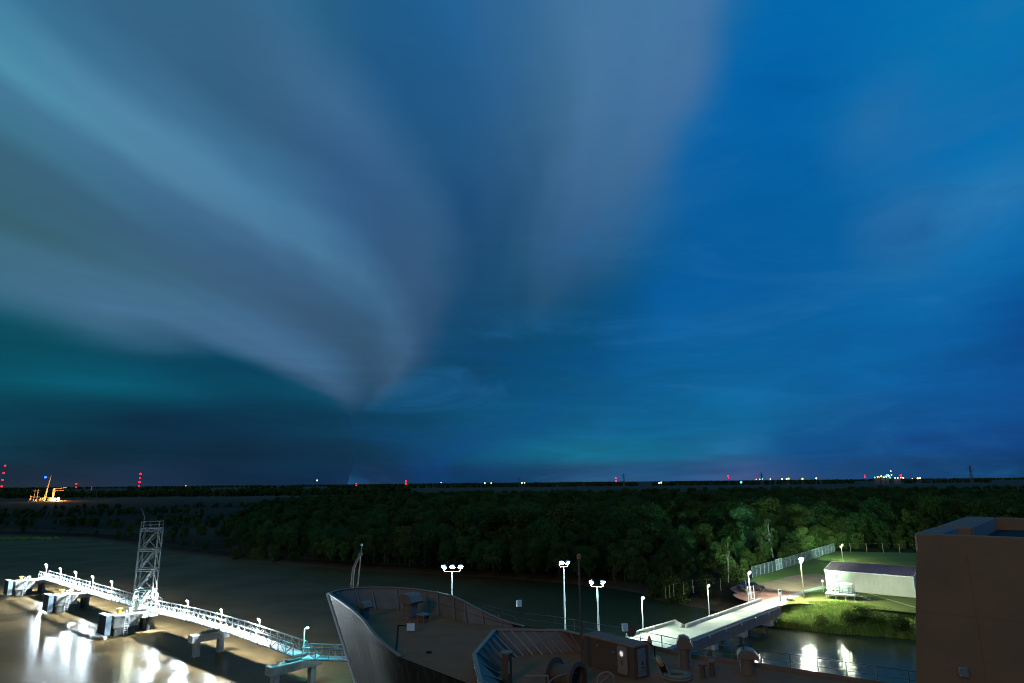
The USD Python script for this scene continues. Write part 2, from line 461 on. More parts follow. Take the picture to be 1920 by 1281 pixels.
def leaf_mat(name, c1, c2, trans=0.3):
    n = {"oi": ("object_info", {}), "geo": ("geometry", {}),
         "nz": ("noise_texture", {"scale": 0.9, "detail": 3.0}),
         "rm": ("rgb_ramp", {"ramp": [(0.3, c1), (0.7, c2)]}),
         "vr": ("map_range", {"to_min": 0.6, "to_max": 1.45, "clamp": True}),
         "hr": ("map_range", {"to_min": 0.484, "to_max": 0.53, "clamp": True}),
         "ml": ("math", {"math_type": "multiply", "value2": 7.31}), "fr": ("math", {"math_type": "fraction"}),
         "hs": ("hsv", {"saturation": 1.0, "fac": 1.0}),
         "d": ("diffuse_bsdf", {}), "t": ("translucent_bsdf", {}), "mx": ("mix_closure", {"fac": trans})}
    L = [("geo.position", "nz.vector"), ("nz.fac", "rm.fac"), ("oi.random", "vr.value"), ("oi.random", "ml.value1"), ("ml.value", "fr.value1"), ("fr.value", "hr.value"),
         ("vr.result", "hs.value"), ("hr.result", "hs.hue"), ("rm.color", "hs.color"), ("hs.color", "d.color"), ("hs.color", "t.color"), ("d.BSDF", "mx.closure1"), ("t.BSDF", "mx.closure2")]
    return usdkit.material(stage, f"/World/Looks/{name}", n, L, surface="mx.closure")


M = {}
M["steel"] = paint("galvanised_steel", (0.095, 0.11, 0.11), (0.065, 0.075, 0.075), 0.45, 3.0, spec=0.5)
M["white_steel"] = paint("pale_steel", (0.62, 0.65, 0.66), (0.48, 0.50, 0.50), 0.5, 1.5)
M["truss"] = paint("truss_steel", (0.30, 0.32, 0.33), (0.22, 0.235, 0.24), 0.5, 1.5)
M["grating"] = paint("deck_grating", (0.26, 0.27, 0.27), (0.18, 0.19, 0.195), 0.7, 6.0)
M["concrete"] = paint("concrete", (0.32, 0.31, 0.29), (0.21, 0.20, 0.18), 0.85, 1.3, 0.3, 18.0, spec=0.25)
M["wet_concrete"] = paint("wet_concrete", (0.10, 0.10, 0.085), (0.05, 0.05, 0.045), 0.5, 1.6, 0.3, 12.0)
M["rubber"] = paint("fender_rubber", (0.025, 0.027, 0.03), (0.04, 0.04, 0.045), 0.7, 4.0)
M["fender_edge"] = paint("fender_frame", (0.16, 0.22, 0.26), (0.10, 0.14, 0.17), 0.55, 3.0)
M["yellow"] = paint("yellow_paint", (0.60, 0.40, 0.04), (0.45, 0.28, 0.03), 0.5, 6.0)
M["orange"] = paint("orange_rubber", (0.55, 0.20, 0.05), (0.40, 0.13, 0.03), 0.6, 8.0)
M["red"] = paint("red_paint", (0.30, 0.03, 0.025), (0.2, 0.02, 0.02), 0.5, 6.0)
M["black"] = paint("black_paint", (0.012, 0.012, 0.012), (0.02, 0.019, 0.018), 0.8, 6.0, spec=0.15)
M["hull"] = paint("hull_paint", (0.012, 0.0085, 0.0055), (0.040, 0.031, 0.023), 0.7, 1.6, 0.15, 9.0, spec=0.15, stretch=(1.6, 1.6, 0.12), sharp=(0.5, 0.66))
M["stem"] = paint("stem_paint", (0.75, 0.75, 0.75), (0.6, 0.6, 0.6), 0.4, 2.0)  # near-white tone paints in the lamp light along the stem
M["deck"] = paint("deck_paint", (0.40, 0.105, 0.034), (0.28, 0.080, 0.028), 0.75, 0.5, 0.25, 14.0, spec=0.3)
M["ship_grey"] = paint("ship_grey", (0.20, 0.120, 0.085), (0.145, 0.090, 0.066), 0.6, 0.9, 0.08, 12.0)
M["ship_dark"] = paint("ship_dark_grey", (0.13, 0.065, 0.038), (0.10, 0.052, 0.032), 0.65, 1.1, 0.08, 12.0)
M["ship_pale"] = paint("ship_pale_grey", (0.29, 0.18, 0.135), (0.22, 0.14, 0.105), 0.55, 2.0)
M["ship_blue"] = paint("ship_blue_grey", (0.20, 0.19, 0.18), (0.16, 0.15, 0.145), 0.5, 2.0)
M["ship_roof"] = paint("ship_roof", (0.34, 0.125, 0.075), (0.26, 0.10, 0.06), 0.75, 1.5)
M["block"] = paint("superstructure_paint", (0.25, 0.122, 0.064), (0.19, 0.096, 0.053), 0.6, 0.35, 0.1, 5.0)
M["block_top"] = paint("superstructure_cap", (0.27, 0.105, 0.058), (0.21, 0.085, 0.048), 0.75, 0.8, 0.1, 9.0)
M["puddle"] = paint("wet_metal", (0.2, 0.25, 0.3), (0.3, 0.35, 0.4), 0.08, 2.0, spec=0.9, metal=0.7)
M["rope"] = paint("rope", (0.25, 0.21, 0.15), (0.14, 0.12, 0.09), 0.9, 20.0)
M["road"] = paint("bridge_concrete", (0.50, 0.51, 0.44), (0.38, 0.39, 0.33), 0.85, 0.35, 0.2, 9.0, spec=0.2, stretch=(1, 1, 1))
M["kerb"] = paint("kerb_concrete", (0.44, 0.43, 0.38), (0.33, 0.31, 0.28), 0.85, 1.1, 0.2, 14.0, spec=0.2)
M["girder"] = paint("bridge_girder", (0.30, 0.19, 0.155), (0.22, 0.14, 0.115), 0.8, 0.8, 0.2, 8.0, spec=0.2)
M["dirt"] = paint("dirt", (0.31, 0.165, 0.115), (0.21, 0.11, 0.078), 0.95, 0.35, 0.5, 3.0, spec=0.1, stretch=(1, 1, 1))
M["gravel"] = paint("gravel", (0.44, 0.39, 0.34), (0.32, 0.27, 0.24), 0.95, 0.7, 0.4, 6.0, spec=0.1)
M["lawn"] = paint("lawn_grass", (0.10, 0.135, 0.026), (0.16, 0.165, 0.05), 0.95, 0.16, 0.7, 5.0, spec=0.08)
M["path"] = paint("pale_path", (0.42, 0.44, 0.30), (0.34, 0.36, 0.22), 0.95, 1.0, 0.2, 8.0, spec=0.1)  # pale colour that paints a band of light on the grass
M["shed_wall"] = paint("shed_cladding", (0.50, 0.54, 0.43), (0.45, 0.49, 0.39), 0.5, 0.6, spec=0.35)
M["shed_roof"] = paint("shed_roof", (0.19, 0.10, 0.10), (0.15, 0.08, 0.085), 0.55, 0.6)
M["white"] = paint("white_paint", (0.78, 0.80, 0.79), (0.68, 0.70, 0.69), 0.4, 2.0)
M["cabinet"] = paint("cabinet_paint", (0.27, 0.38, 0.33), (0.23, 0.33, 0.29), 0.45, 2.0)
M["wood_pole"] = paint("wooden_pole", (0.36, 0.30, 0.22), (0.24, 0.19, 0.14), 0.85, 1.0, 0.3, 12.0, stretch=(6, 6, 0.5))
M["fence"] = paint("fence_steel", (0.24, 0.25, 0.29), (0.17, 0.18, 0.21), 0.4, 2.0, spec=0.6)
M["bark"] = paint("bark", (0.060, 0.045, 0.03), (0.035, 0.027, 0.02), 0.95, 3.0, 0.4, 10.0, spec=0.1, coords="texture_coordinate.object")
M["pale_bark"] = paint("pale_bark", (0.45, 0.43, 0.37), (0.27, 0.25, 0.21), 0.9, 3.0, 0.3, 10.0, spec=0.1, coords="texture_coordinate.object")
M["grey_bark"] = paint("grey_bark", (0.20, 0.185, 0.15), (0.12, 0.11, 0.09), 0.9, 3.0, 0.3, 10.0, spec=0.1, coords="texture_coordinate.object")
M["leaf"] = leaf_mat("foliage", (0.036, 0.064, 0.016), (0.066, 0.094, 0.022))
M["leaf_blue"] = leaf_mat("foliage_bluish", (0.030, 0.066, 0.021), (0.053, 0.094, 0.030))
M["leaf_olive"] = leaf_mat("foliage_olive", (0.046, 0.068, 0.018), (0.070, 0.090, 0.026))
M["leaf_pale"] = leaf_mat("foliage_pale", (0.12, 0.18, 0.09), (0.17, 0.23, 0.12))
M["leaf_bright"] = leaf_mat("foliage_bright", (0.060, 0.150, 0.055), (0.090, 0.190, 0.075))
M["leaf_bush"] = leaf_mat("foliage_bush", (0.075, 0.115, 0.026), (0.11, 0.145, 0.04))
M["reed"] = leaf_mat("reed_blades", (0.16, 0.26, 0.050), (0.27, 0.33, 0.09))
M["car"] = paint("car_paint", (0.014, 0.017, 0.02), rough=0.25, spec=0.6)
M["glass"] = paint("dark_glass", (0.012, 0.014, 0.016), rough=0.06, spec=0.8)
M["far_steel"] = paint("far_steel", (0.12, 0.12, 0.13), (0.09, 0.09, 0.10), 0.7, 0.2)
M["far_pale"] = paint("far_pale_steel", (0.34, 0.30, 0.25), (0.26, 0.23, 0.19), 0.7, 0.2)


def ground_material():
    n = {"geo": ("geometry", {}), "m1": ("mapping", {"scale": (0.0035, 0.011, 1)}), "n1": ("noise_texture", {"scale": 1.0, "detail": 5.0, "roughness": 0.6}),
         "r1": ("rgb_ramp", {"ramp": [(0.36, (0.009, 0.008, 0.003)), (0.5, (0.016, 0.012, 0.0045)), (0.66, (0.045, 0.030, 0.013))]}),
         "n2": ("noise_texture", {"scale": 0.22, "detail": 6.0, "roughness": 0.65}),
         "r2": ("rgb_ramp", {"ramp": [(0.3, (0.55, 0.55, 0.55)), (0.7, (1.35, 1.35, 1.3))]}),
         "mu": ("mix", {"mix_type": "multiply", "fac": 1.0}),
         "bp": ("bump", {"strength": 0.8, "distance": 0.3}),
         "sep": ("separate_xyz", {}), "bank": ("map_range", {"from_min": 0.05, "from_max": 0.9, "clamp": True}),
         "mud": ("mix", {"color1": (0.085, 0.054, 0.031)}),
         "p": ("principled_bsdf", {"roughness": 0.95, "specular_ior_level": 0.1})}
    n["far"] = ("map_range", {"range_type": "smoothstep", "from_min": 500.0, "from_max": 1100.0, "to_max": 0.75, "clamp": True})
    n["straw"] = ("mix", {"color2": (0.085, 0.062, 0.036)})
    L = [("geo.position", "m1.vector"), ("m1.vector", "n1.vector"), ("n1.fac", "r1.fac"), ("sep.y", "far.value"), ("far.result", "straw.fac"), ("r1.color", "straw.color1"), ("geo.position", "n2.vector"), ("n2.fac", "r2.fac"), ("straw.color", "mu.color1"), ("r2.color", "mu.color2"),
         ("geo.position", "sep.vector"), ("sep.z", "bank.value"), ("bank.result", "mud.fac"), ("mu.color", "mud.color2"), ("mud.color", "p.base_color"), ("n2.fac", "bp.height"), ("bp.normal", "p.normal")]
    return usdkit.material(stage, "/World/Looks/ground", n, L, surface="p.BSDF")


def water_material():
    """Muddy river: the silt gives the colour; waves mask each other at a low angle, so the shine stays weak. The basin behind the bridge lies calmer than the river."""
    n = {"geo": ("geometry", {}), "px": ("separate_xyz", {}),
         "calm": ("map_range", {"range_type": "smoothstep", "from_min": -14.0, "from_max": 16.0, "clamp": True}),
         "tone": ("mix", {"color2": (0.026, 0.028, 0.013)}),  # clear dark basin water, darkened further for the weaker light there
         "m1": ("mapping", {"rotation": (0, 0, 0.7), "scale": (1.0, 0.55, 1.0)}),
         "n1": ("noise_texture", {"scale": 2.3, "detail": 4.0, "roughness": 0.62, "distortion": 0.3}),
         "b1": ("bump", {"strength": 0.5, "distance": 0.035}),
         "n4": ("noise_texture", {"scale": 2.2, "detail": 3.0, "roughness": 0.6}), "cs": ("math", {"math_type": "multiply", "value2": 1.0}), "b2": ("bump", {"distance": 0.03}),
         "n3": ("noise_texture", {"scale": 0.06, "detail": 4.0}),
         "r3": ("rgb_ramp", {"ramp": [(0.3, (0.080, 0.050, 0.021)), (0.7, (0.102, 0.065, 0.028))]}),
         "rr": ("map_range", {"from_min": 0.35, "from_max": 0.65, "to_min": 0.22, "to_max": 0.30, "clamp": True}),
         "rgh": ("mix_float", {"b": 0.13}),
         "fr": ("fresnel", {"IOR": 1.33}), "top": ("mix_float", {"a": 0.07, "b": 0.13}), "fm": ("math", {"math_type": "minimum"}),
         "d": ("diffuse_bsdf", {}), "g": ("glossy_bsdf", {"color": (1, 1, 1), "distribution": "ggx"}), "mx": ("mix_closure", {})}
    L = [("geo.position", "m1.vector"), ("m1.vector", "n1.vector"), ("n1.fac", "b1.height"), ("geo.position", "n4.vector"), ("n4.fac", "b2.height"), ("b1.normal", "b2.normal"),
         ("geo.position", "px.vector"), ("px.x", "calm.value"), ("calm.result", "cs.value1"), ("cs.value", "b2.strength"),
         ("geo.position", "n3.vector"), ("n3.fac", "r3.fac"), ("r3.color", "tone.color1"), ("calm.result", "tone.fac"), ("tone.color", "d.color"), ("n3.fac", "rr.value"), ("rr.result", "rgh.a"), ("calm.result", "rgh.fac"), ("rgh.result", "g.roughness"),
         ("b2.normal", "g.normal"), ("b2.normal", "fr.normal"), ("fr.fac", "fm.value1"), ("calm.result", "top.fac"), ("top.result", "fm.value2"), ("fm.value", "mx.fac"), ("d.BSDF", "mx.closure1"), ("g.BSDF", "mx.closure2")]
    return usdkit.material(stage, "/World/Looks/water", n, L, surface="mx.closure")


# ------------------------------------------------------------------ water and land
LAND = 2.6
SHORE_PX = [(0, 1005), (60, 1008), (160, 1011), (230, 1019), (300, 1035), (360, 1043), (430, 1050), (520, 1058), (600, 1064), (700, 1071), (800, 1075), (900, 1082), (1000, 1089), (1080, 1095),
            (1150, 1104), (1200, 1112), (1230, 1125), (1290, 1136), (1335, 1143), (1372, 1148), (1405, 1158), (1440, 1171), (1500, 1176), (1560, 1183), (1640, 1190), (1720, 1196)]
shore = [at(x, y)[:2] for x, y in SHORE_PX]
water_poly = Polygon([(-1500, 330), (-700, 320), (-420, 315)] + [tuple(p) for p in shore] + [(100, 92), (150, 70), (260, 20), (400, -200), (400, -600), (-1500, -600)])
SHORE = water_poly.boundary
shapely.prepare(water_poly)


def land_height(x, y):
    p = shapely.points(np.c_[np.ravel(x), np.ravel(y)])
    d = shapely.distance(p, SHORE)
    inside = shapely.contains(water_poly, p)
    w = meshkit.fbm(np.c_[np.ravel(x) * 0.12, np.ravel(y) * 0.12, np.zeros(np.size(x))], 3) - 0.5
    d = np.where(inside, -d, d) + w * 3.0 * np.exp(-np.ravel(y) * 0)
    return np.clip(d * 0.28, -3.0, LAND).reshape(np.shape(x))


def axis_lines(lo, hi, step, reach, grow=1.16):
    a = list(np.arange(lo, hi + step, step))
    s, left, right = step, a[0], a[-1]
    while right < reach or left > -reach:
        s *= grow
        left, right = left - s, right + s
        a = [left] + a + [right]
    return np.array(a)


xs, ys = axis_lines(-330, 230, 2.5, 30000), axis_lines(60, 360, 2.5, 30000)
gx, gy = np.meshgrid(xs, ys)
gz = land_height(gx, gy)
far_relief = np.clip((np.hypot(gx, gy) - 420) / 900, 0, 1)
gz = gz + far_relief * (meshkit.fbm(np.stack([gx * 0.004, gy * 0.004, gx * 0], -1), 3, 5) - 0.5) * 1.2 * (gz > 2.5)
nx, ny = len(xs), len(ys)
idx = np.arange(nx * ny).reshape(ny, nx)
qf = np.stack([idx[:-1, :-1], idx[:-1, 1:], idx[1:, 1:], idx[1:, :-1]], -1).reshape(-1, 4)
setting("ground", MB().add(np.c_[gx.ravel(), gy.ravel(), gz.ravel()], np.vstack([qf[:, [0, 1, 2]], qf[:, [0, 2, 3]]])), ground_material(), True)
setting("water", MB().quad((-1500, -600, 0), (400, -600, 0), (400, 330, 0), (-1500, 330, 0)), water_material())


def sheet(name, pts, z, m, subdivide=0.0):
    p = Polygon([tuple(q[:2]) for q in pts])
    v, f = trimesh.creation.triangulate_polygon(p, engine="earcut")
    return setting(name, MB().add(np.c_[v, np.full(len(v), z)], f), m)


def smooth_line(pts, n=40):
    pts = np.asarray(pts, float)
    from scipy.interpolate import CubicSpline
    s = np.r_[0, np.cumsum(np.linalg.norm(np.diff(pts, axis=0), axis=1))]
    return CubicSpline(s, pts)(np.linspace(0, s[-1], n))


G = lambda *ps: [at(x, y, LAND) for x, y in ps]
lawn_pts = G((1395, 1094), (1417, 1082), (1467, 1067), (1565, 1034), (1719, 1037), (1920, 1041), (1920, 1172), (1720, 1150), (1640, 1142), (1560, 1134), (1490, 1132), (1452, 1136), (1432, 1128), (1405, 1128))
sheet("lawn", lawn_pts, LAND + 0.004, M["lawn"])
dirt_pts = smooth_line(G((1384, 1113), (1412, 1094), (1445, 1090), (1500, 1078), (1530, 1077), (1558, 1082), (1556, 1092), (1545, 1100), (1500, 1110), (1470, 1124), (1420, 1131), (1398, 1127), (1384, 1113)), 60)
sheet("dirt_road", dirt_pts[:-1], LAND + 0.008, M["dirt"])
gravel_pts = smooth_line(G((1425, 1129), (1445, 1122), (1480, 1115), (1520, 1104), (1546, 1099), (1550, 1102), (1530, 1107), (1500, 1117), (1478, 1128), (1470, 1135), (1450, 1138), (1435, 1137), (1425, 1129)), 50)
sheet("gravel_path", gravel_pts[:-1], LAND + 0.012, M["gravel"])
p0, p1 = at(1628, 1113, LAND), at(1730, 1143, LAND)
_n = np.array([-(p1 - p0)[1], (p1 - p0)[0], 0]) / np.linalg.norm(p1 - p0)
sheet("edging_path", [p0 - _n * 0.12, p1 - _n * 0.2, p1 + _n * 0.2, p0 + _n * 0.12], LAND + 0.012, M["path"])  # narrow sheet painting a lit band across the lawn

# ------------------------------------------------------------------ the timber-and-concrete bridge
b_back0, b_notch0, b_notch1, b_back1 = at(1172, 1195, 3.2), at(1266, 1168, 3.2), at(1283, 1177, 3.2), at(1424, 1127, 3.2)
b_front0, b_front1 = at(1215, 1232, 3.2), at(1461, 1138, 3.2)
bd = (b_front1 - b_front0) / np.linalg.norm(b_front1 - b_front0)
bn = np.array([-bd[1], bd[0], 0])
bridge = thing("road_bridge", "pale concrete road bridge crossing the water to the grassy bank", "bridge")
deck_poly = [b_front0, b_front1, b_back1, b_notch1, b_notch0, b_back0]
MB().prism(deck_poly, 2.85, 3.2).build("deck", M["road"], bridge)
Lf = np.linalg.norm(b_front1 - b_front0)
MB().box((b_front0 + b_front1) / 2 + [0, 0, -0.62] - bn * 0.02, (Lf, 0.4, 1.0), bd).build("edge_beam", M["girder"], bridge)
MB().box((b_front0 + b_front1) / 2 + [0, 0, -1.2] - bn * 0.16, (Lf, 0.30, 0.16), bd).build("flange", M["girder"], bridge)
k = 0
for i in range(8):
    a = b_front0 + bd * (Lf * i / 8 + 0.06)
    b = b_front0 + bd * (Lf * (i + 1) / 8 - 0.06)
    MB().box((a + b) / 2 + bn * 0.16 + [0, 0, 0.10], (np.linalg.norm(b - a), 0.3, 0.2), bd, 0.03).build("kerb", M["kerb"], bridge)
    MB().box(a - bn * 0.24 + [0, 0, -0.25], (0.22, 0.12, 0.32), bd).build("bracket", M["white_steel"], bridge)
for p, q, n in ((b_back0, b_notch0, 4), (b_notch0, b_notch1, 2), (b_notch1, b_back1, 6)):
    d = (q - p) / np.linalg.norm(q - p)
    m_ = np.array([d[1], -d[0], 0])
    for i in range(n):
        ln = np.linalg.norm(q - p) / n
        MB().box(p + d * ln * (i + 0.5) + m_ * 0.2 + [0, 0, 0.22], (ln - 0.16, 0.38, 0.44), d, 0.05).build("kerb", M["kerb"], bridge)
for f in (0.2, 0.42, 0.66, 0.9):
    c = b_front0 + bd * Lf * f
    w = 7.2
    MB().box(c + bn * (w / 2 - 0.25) + [0, 0, -1.62], (1.1, w, 0.9), bd, 0.06).build("cap_beam", M["kerb"], bridge)
    for j in (0.8, w / 2, w - 1.0):
        MB().tube([c + bn * j + [0, 0, -1.9], c + bn * j + [0, 0, -6]], 0.32, 10).build("pile", M["wet_concrete"], bridge)


# ------------------------------------------------------------------ lamps
def lamp_glow(name, c, L):
    M[name] = glow(name, c, L)
    return name


WALK = np.array([0.75668, -0.65379, 0.0])       # along the mooring walkway, towards the near end
WN = np.array([-0.65379, -0.75668, 0.0])        # across it, towards the berth
W0 = at(72, 1084, 3.1)                          # far end of its berth-side edge


def lens(mb, c, axis, r, depth):
    return mb.lathe([(r, 0.0), (r * 0.92, depth * 0.45), (r * 0.62, depth * 0.85), (0.001, depth)], c, axis, 12)


def lamp_pattern(kind, pole_h, r_pole, heads, glow_mat, pole_mat, deep=0.8):
    """Pole with one or more shaded heads. heads: (offset from the pole top, direction the lens looks, lens radius)."""
    P = kind_of(kind)
    MB().lathe([(0.001, 0), (0.16, 0.0), (0.16, 0.03), (r_pole * 1.15, 0.05), (r_pole, pole_h), (0.001, pole_h + 0.01)], n=10).build("pole", M[pole_mat], P)
    for off, d, r, *own in heads:
        d = np.asarray(d, float) / np.linalg.norm(d)
        off = np.asarray(off, float)
        c = np.array([0, 0, pole_h]) + off
        if np.linalg.norm(off[:2]) > 0.05:
            MB().tube([(0, 0, pole_h - 0.04), c - d * 0.06], r_pole * 0.6, 6).build("arm", M[pole_mat], P)
        MB().lathe([(0.001, -r * 1.0), (r * 0.55, -r * 0.9), (r * 1.0, -r * 0.25), (r * 1.12, 0.0), (r * 1.12, r * 0.12), (r * 1.02, r * 0.12), (r * 1.0, 0.01)], c, d, 14).build("head", M["white_steel"], P)
        lens(MB(), c + d * r * 0.06, d, r, r * deep).build("lens", M[own[0] if own else glow_mat], P)
    return P.GetPath()


lamp_glow("walk_light", (0.76, 0.93, 1.0), 42000.0)
lamp_glow("gang_light", (0.07, 0.80, 0.92), 3600.0)
lamp_glow("bridge_light", (0.88, 1.0, 0.72), 2600.0)
lamp_glow("bridge_light_white", (1.0, 0.95, 0.90), 4500.0)
lamp_glow("flood_light", (0.62, 1.0, 0.98), 800.0)
lamp_glow("yard_light", (0.95, 1.0, 0.84), 2500.0)
lamp_glow("bank_light", (0.95, 1.0, 0.80), 27000.0)

wl = lamp_pattern("walkway_lamp", 2.25, 0.06, [(WN * 0.16 + [0, 0, 0.03], WN * 0.85 + [0, 0, -1.0], 0.13)], "walk_light", "white_steel")
names10 = ["first walkway lamp at the far river end of the pier", "second lamp from the far end of the pier walkway", "third lamp from the far end, dim, near the first walkway gap",
           "fourth lamp from the far end, bright, just after the first walkway gap", "fifth lamp from the far end, left of the lattice tower", "lamp on the walkway just right of the lattice tower",
           "second lamp right of the lattice tower on the long span", "third lamp right of the lattice tower on the long span", "brightest walkway lamp, fourth right of the lattice tower"]
for s, lab in zip((-2.0, 8.0, 17.8, 27.8, 37.8, 57.9, 69.0, 79.6, 89.8), names10):
    p = W0 - WN * 1.78 + WALK * s + [0, 0, 0.12]
    copy(wl, "walkway_lamp", lab, "lamp post", "lamps along the mooring walkway", p)
gl = lamp_pattern("gangway_lamp", 2.55, 0.07, [((0.35, -0.12, 0.12), (0.5, -0.7, -0.9), 0.14)], "gang_light", "white_steel")
copy(gl, "gangway_lamp", "teal lamp post at the corner of walkway and gangway", "lamp post", None, W0 - WN * 1.6 + WALK * 100.3 + [0, 0, 0.12])

bl = lamp_pattern("bridge_lamp", 4.05, 0.075, [((0.12, -0.25, 0.05), (0.25, -0.75, -1.0), 0.16)], "bridge_light", "white_steel", 1.3)
copy(bl, "bridge_lamp", "lamp post on the back kerb at the near end of the bridge", "lamp post", "lamps along the bridge", at(1210, 1184, 3.2) + bn * 0.3)
copy(bl, "bridge_lamp", "lamp post on the back kerb halfway along the bridge", "lamp post", "lamps along the bridge", at(1334, 1155, 3.2) + bn * 0.3)
bw = lamp_pattern("bridge_head_lamp", 4.55, 0.075, [((0.12, -0.25, 0.05), (0.6, -0.65, -0.75), 0.16)], "bridge_light_white", "white_steel", 1.3)
copy(bw, "bridge_lamp", "white lamp post at the land end of the bridge by the gate", "lamp post", "lamps along the bridge", at(1411, 1131, 3.2) + bn * 0.3)

# yard lights on timber poles
p = at(1508, 1123, LAND)
shed_aim = at(1690, 1112, LAND) + [0, 0, 1.0] - (p + [0, 0, 6.3])
tree_aim = at(1440, 1040, LAND) + [0, 0, 7] - (p + [0, 0, 6.3])
yl = lamp_pattern("yard_lamp", 6.3, 0.11, [((0.30, 0.0, 0.05), shed_aim, 0.17), ((-0.14, -0.2, 0.06), (0.15, -0.8, -0.62), 0.14, "bank_light")], "yard_light", "wood_pole")
copy(yl, "yard_lamp", "tall timber lamp pole on the bank between bridge and shed", "lamp post", None, p)
def wood_spot(label, p, h, aim, L):
    """A hooded spotlight that lights the trees."""
    t = thing("wood_spotlight", label, "spotlight", None, p)
    d = np.asarray(aim, float) / np.linalg.norm(aim)
    c = np.array([0, 0, h])
    MB().tube([c - d * 0.1, c - d * 0.3 - [0, 0, 0.15], c * 0 - d * [0.3, 0.3, 0]], 0.04, 6).build("bracket", M["steel"], t)
    MB().lathe([(0.001, -0.25), (0.2, -0.22), (0.26, 0.0), (0.27, 0.42), (0.255, 0.42), (0.24, 0.02), (0.001, 0.02)], c, d, 16).build("hood", M["steel"], t)
    MB().lathe([(0.22, 0.0), (0.15, 0.03), (0.001, 0.04)], c + d * 0.03, d, 14).build("lens", glow("wood_light" + str(int(L)), (0.58, 1.0, 0.70), L), t)


wood_spot("hooded spotlight high on the timber pole by the bank, facing the wood", p + np.array([0.45, 0.5, 0]), 5.9, tree_aim, 50000.0)
lamp_glow("lawn_light", (0.9, 1.0, 0.72), 5000.0)
ll = lamp_pattern("lawn_lamp", 4.2, 0.1, [((0.22, -0.1, 0.05), (0.85, -0.25, -0.8), 0.16)], "lawn_light", "wood_pole")
copy(ll, "lawn_lamp", "timber lamp pole on the lawn behind the shed", "lamp post", None, at(1581, 1058, LAND))
wood_spot("hooded spotlight on the lawn pole behind the shed, facing the wood", at(1581, 1058, LAND) + np.array([0.1, 0.6, 0]), 3.8, (0.35, 0.9, 0.12), 26001.0)


def floodlight(label, base, top_z, heads, span, yaw):
    t = thing("floodlight_mast", label, "floodlight mast", "floodlight masts at the dock", base)
    h = top_z - base[2]
    c, s = math.cos(yaw), math.sin(yaw)
    u = np.array([c, s, 0])
    MB().lathe([(0.001, 0), (0.28, 0), (0.28, 0.04), (0.13, 0.06), (0.09, h - 0.55), (0.001, h - 0.54)], n=12).build("pole", M["white_steel"], t)
    e = span / 2
    MB().tube([u * -e + [0, 0, h - 0.18], u * -e + [0, 0, h - 0.42], u * -(e - 0.12) + [0, 0, h - 0.54], u * (e - 0.12) + [0, 0, h - 0.54], u * e + [0, 0, h - 0.42], u * e + [0, 0, h - 0.18]], 0.055, 8).build("bracket", M["white_steel"], t)
    for off, d in heads:
        d = np.asarray(d, float) / np.linalg.norm(d)
        cpos = u * off + [0, 0, h]
        hd = MB().lathe([(0.001, -0.30), (0.16, -0.28), (0.30, -0.05), (0.34, 0.0), (0.34, 0.05), (0.31, 0.05), (0.30, 0.0)], cpos, d, 14).build("floodlight", M["white_steel"], t)
        lens(MB(), cpos + d * 0.02, d, 0.30, 0.16).build("lens", M["flood_light"], hd)
    return t


fl1 = far(848, 1063, 82.0)
floodlight("tall floodlight mast behind the bow with three bright lamps in a row", (fl1[0], fl1[1], 1.9), fl1[2], [(-1.0, (-0.25, -0.75, -0.75)), (0.02, (0.0, -0.75, -0.75)), (1.0, (0.3, -0.7, -0.75))], 2.0, 0.0)
fl2 = at(1060, 1188, 3.0)
floodlight("tall slim floodlight mast with two close lamps, left of the ship's pole", (fl2[0], fl2[1], 1.9), height_at(1055, 1055, fl2[0], fl2[1]), [(-0.25, (-0.1, -0.8, -0.75)), (0.6, (0.5, -0.4, -0.9))], 1.2, 0.3)
fl3 = at(1123, 1192, 3.0)
floodlight("shorter floodlight mast with two spread lamps, right of the ship's pole", (fl3[0], fl3[1], 1.9), height_at(1092, 1119, fl3[0], fl3[1]), [(-0.72, (-0.5, -0.55, -0.85)), (0.75, (0.45, -0.65, -0.85))], 1.5, -0.25)
for c, lab in ((fl1, "concrete mooring platform under the three-lamp floodlight mast"), ((fl2 + fl3) / 2, "concrete mooring platform under the two right floodlight masts")):
    t = thing("mooring_platform", lab, "platform", None, (c[0], c[1], 0))
    MB().box((0, 0, 1.25), (8.5, 4.0, 1.3), None, 0.1).build("slab", M["concrete"], t)
    for a in (-3, 0, 3):
        MB().tube([(a, 0, 0.7), (a * 1.1, 0, -5)], 0.45, 10).build("pile", M["wet_concrete"], t)

# ------------------------------------------------------------------ mooring walkway
HW = 1.3


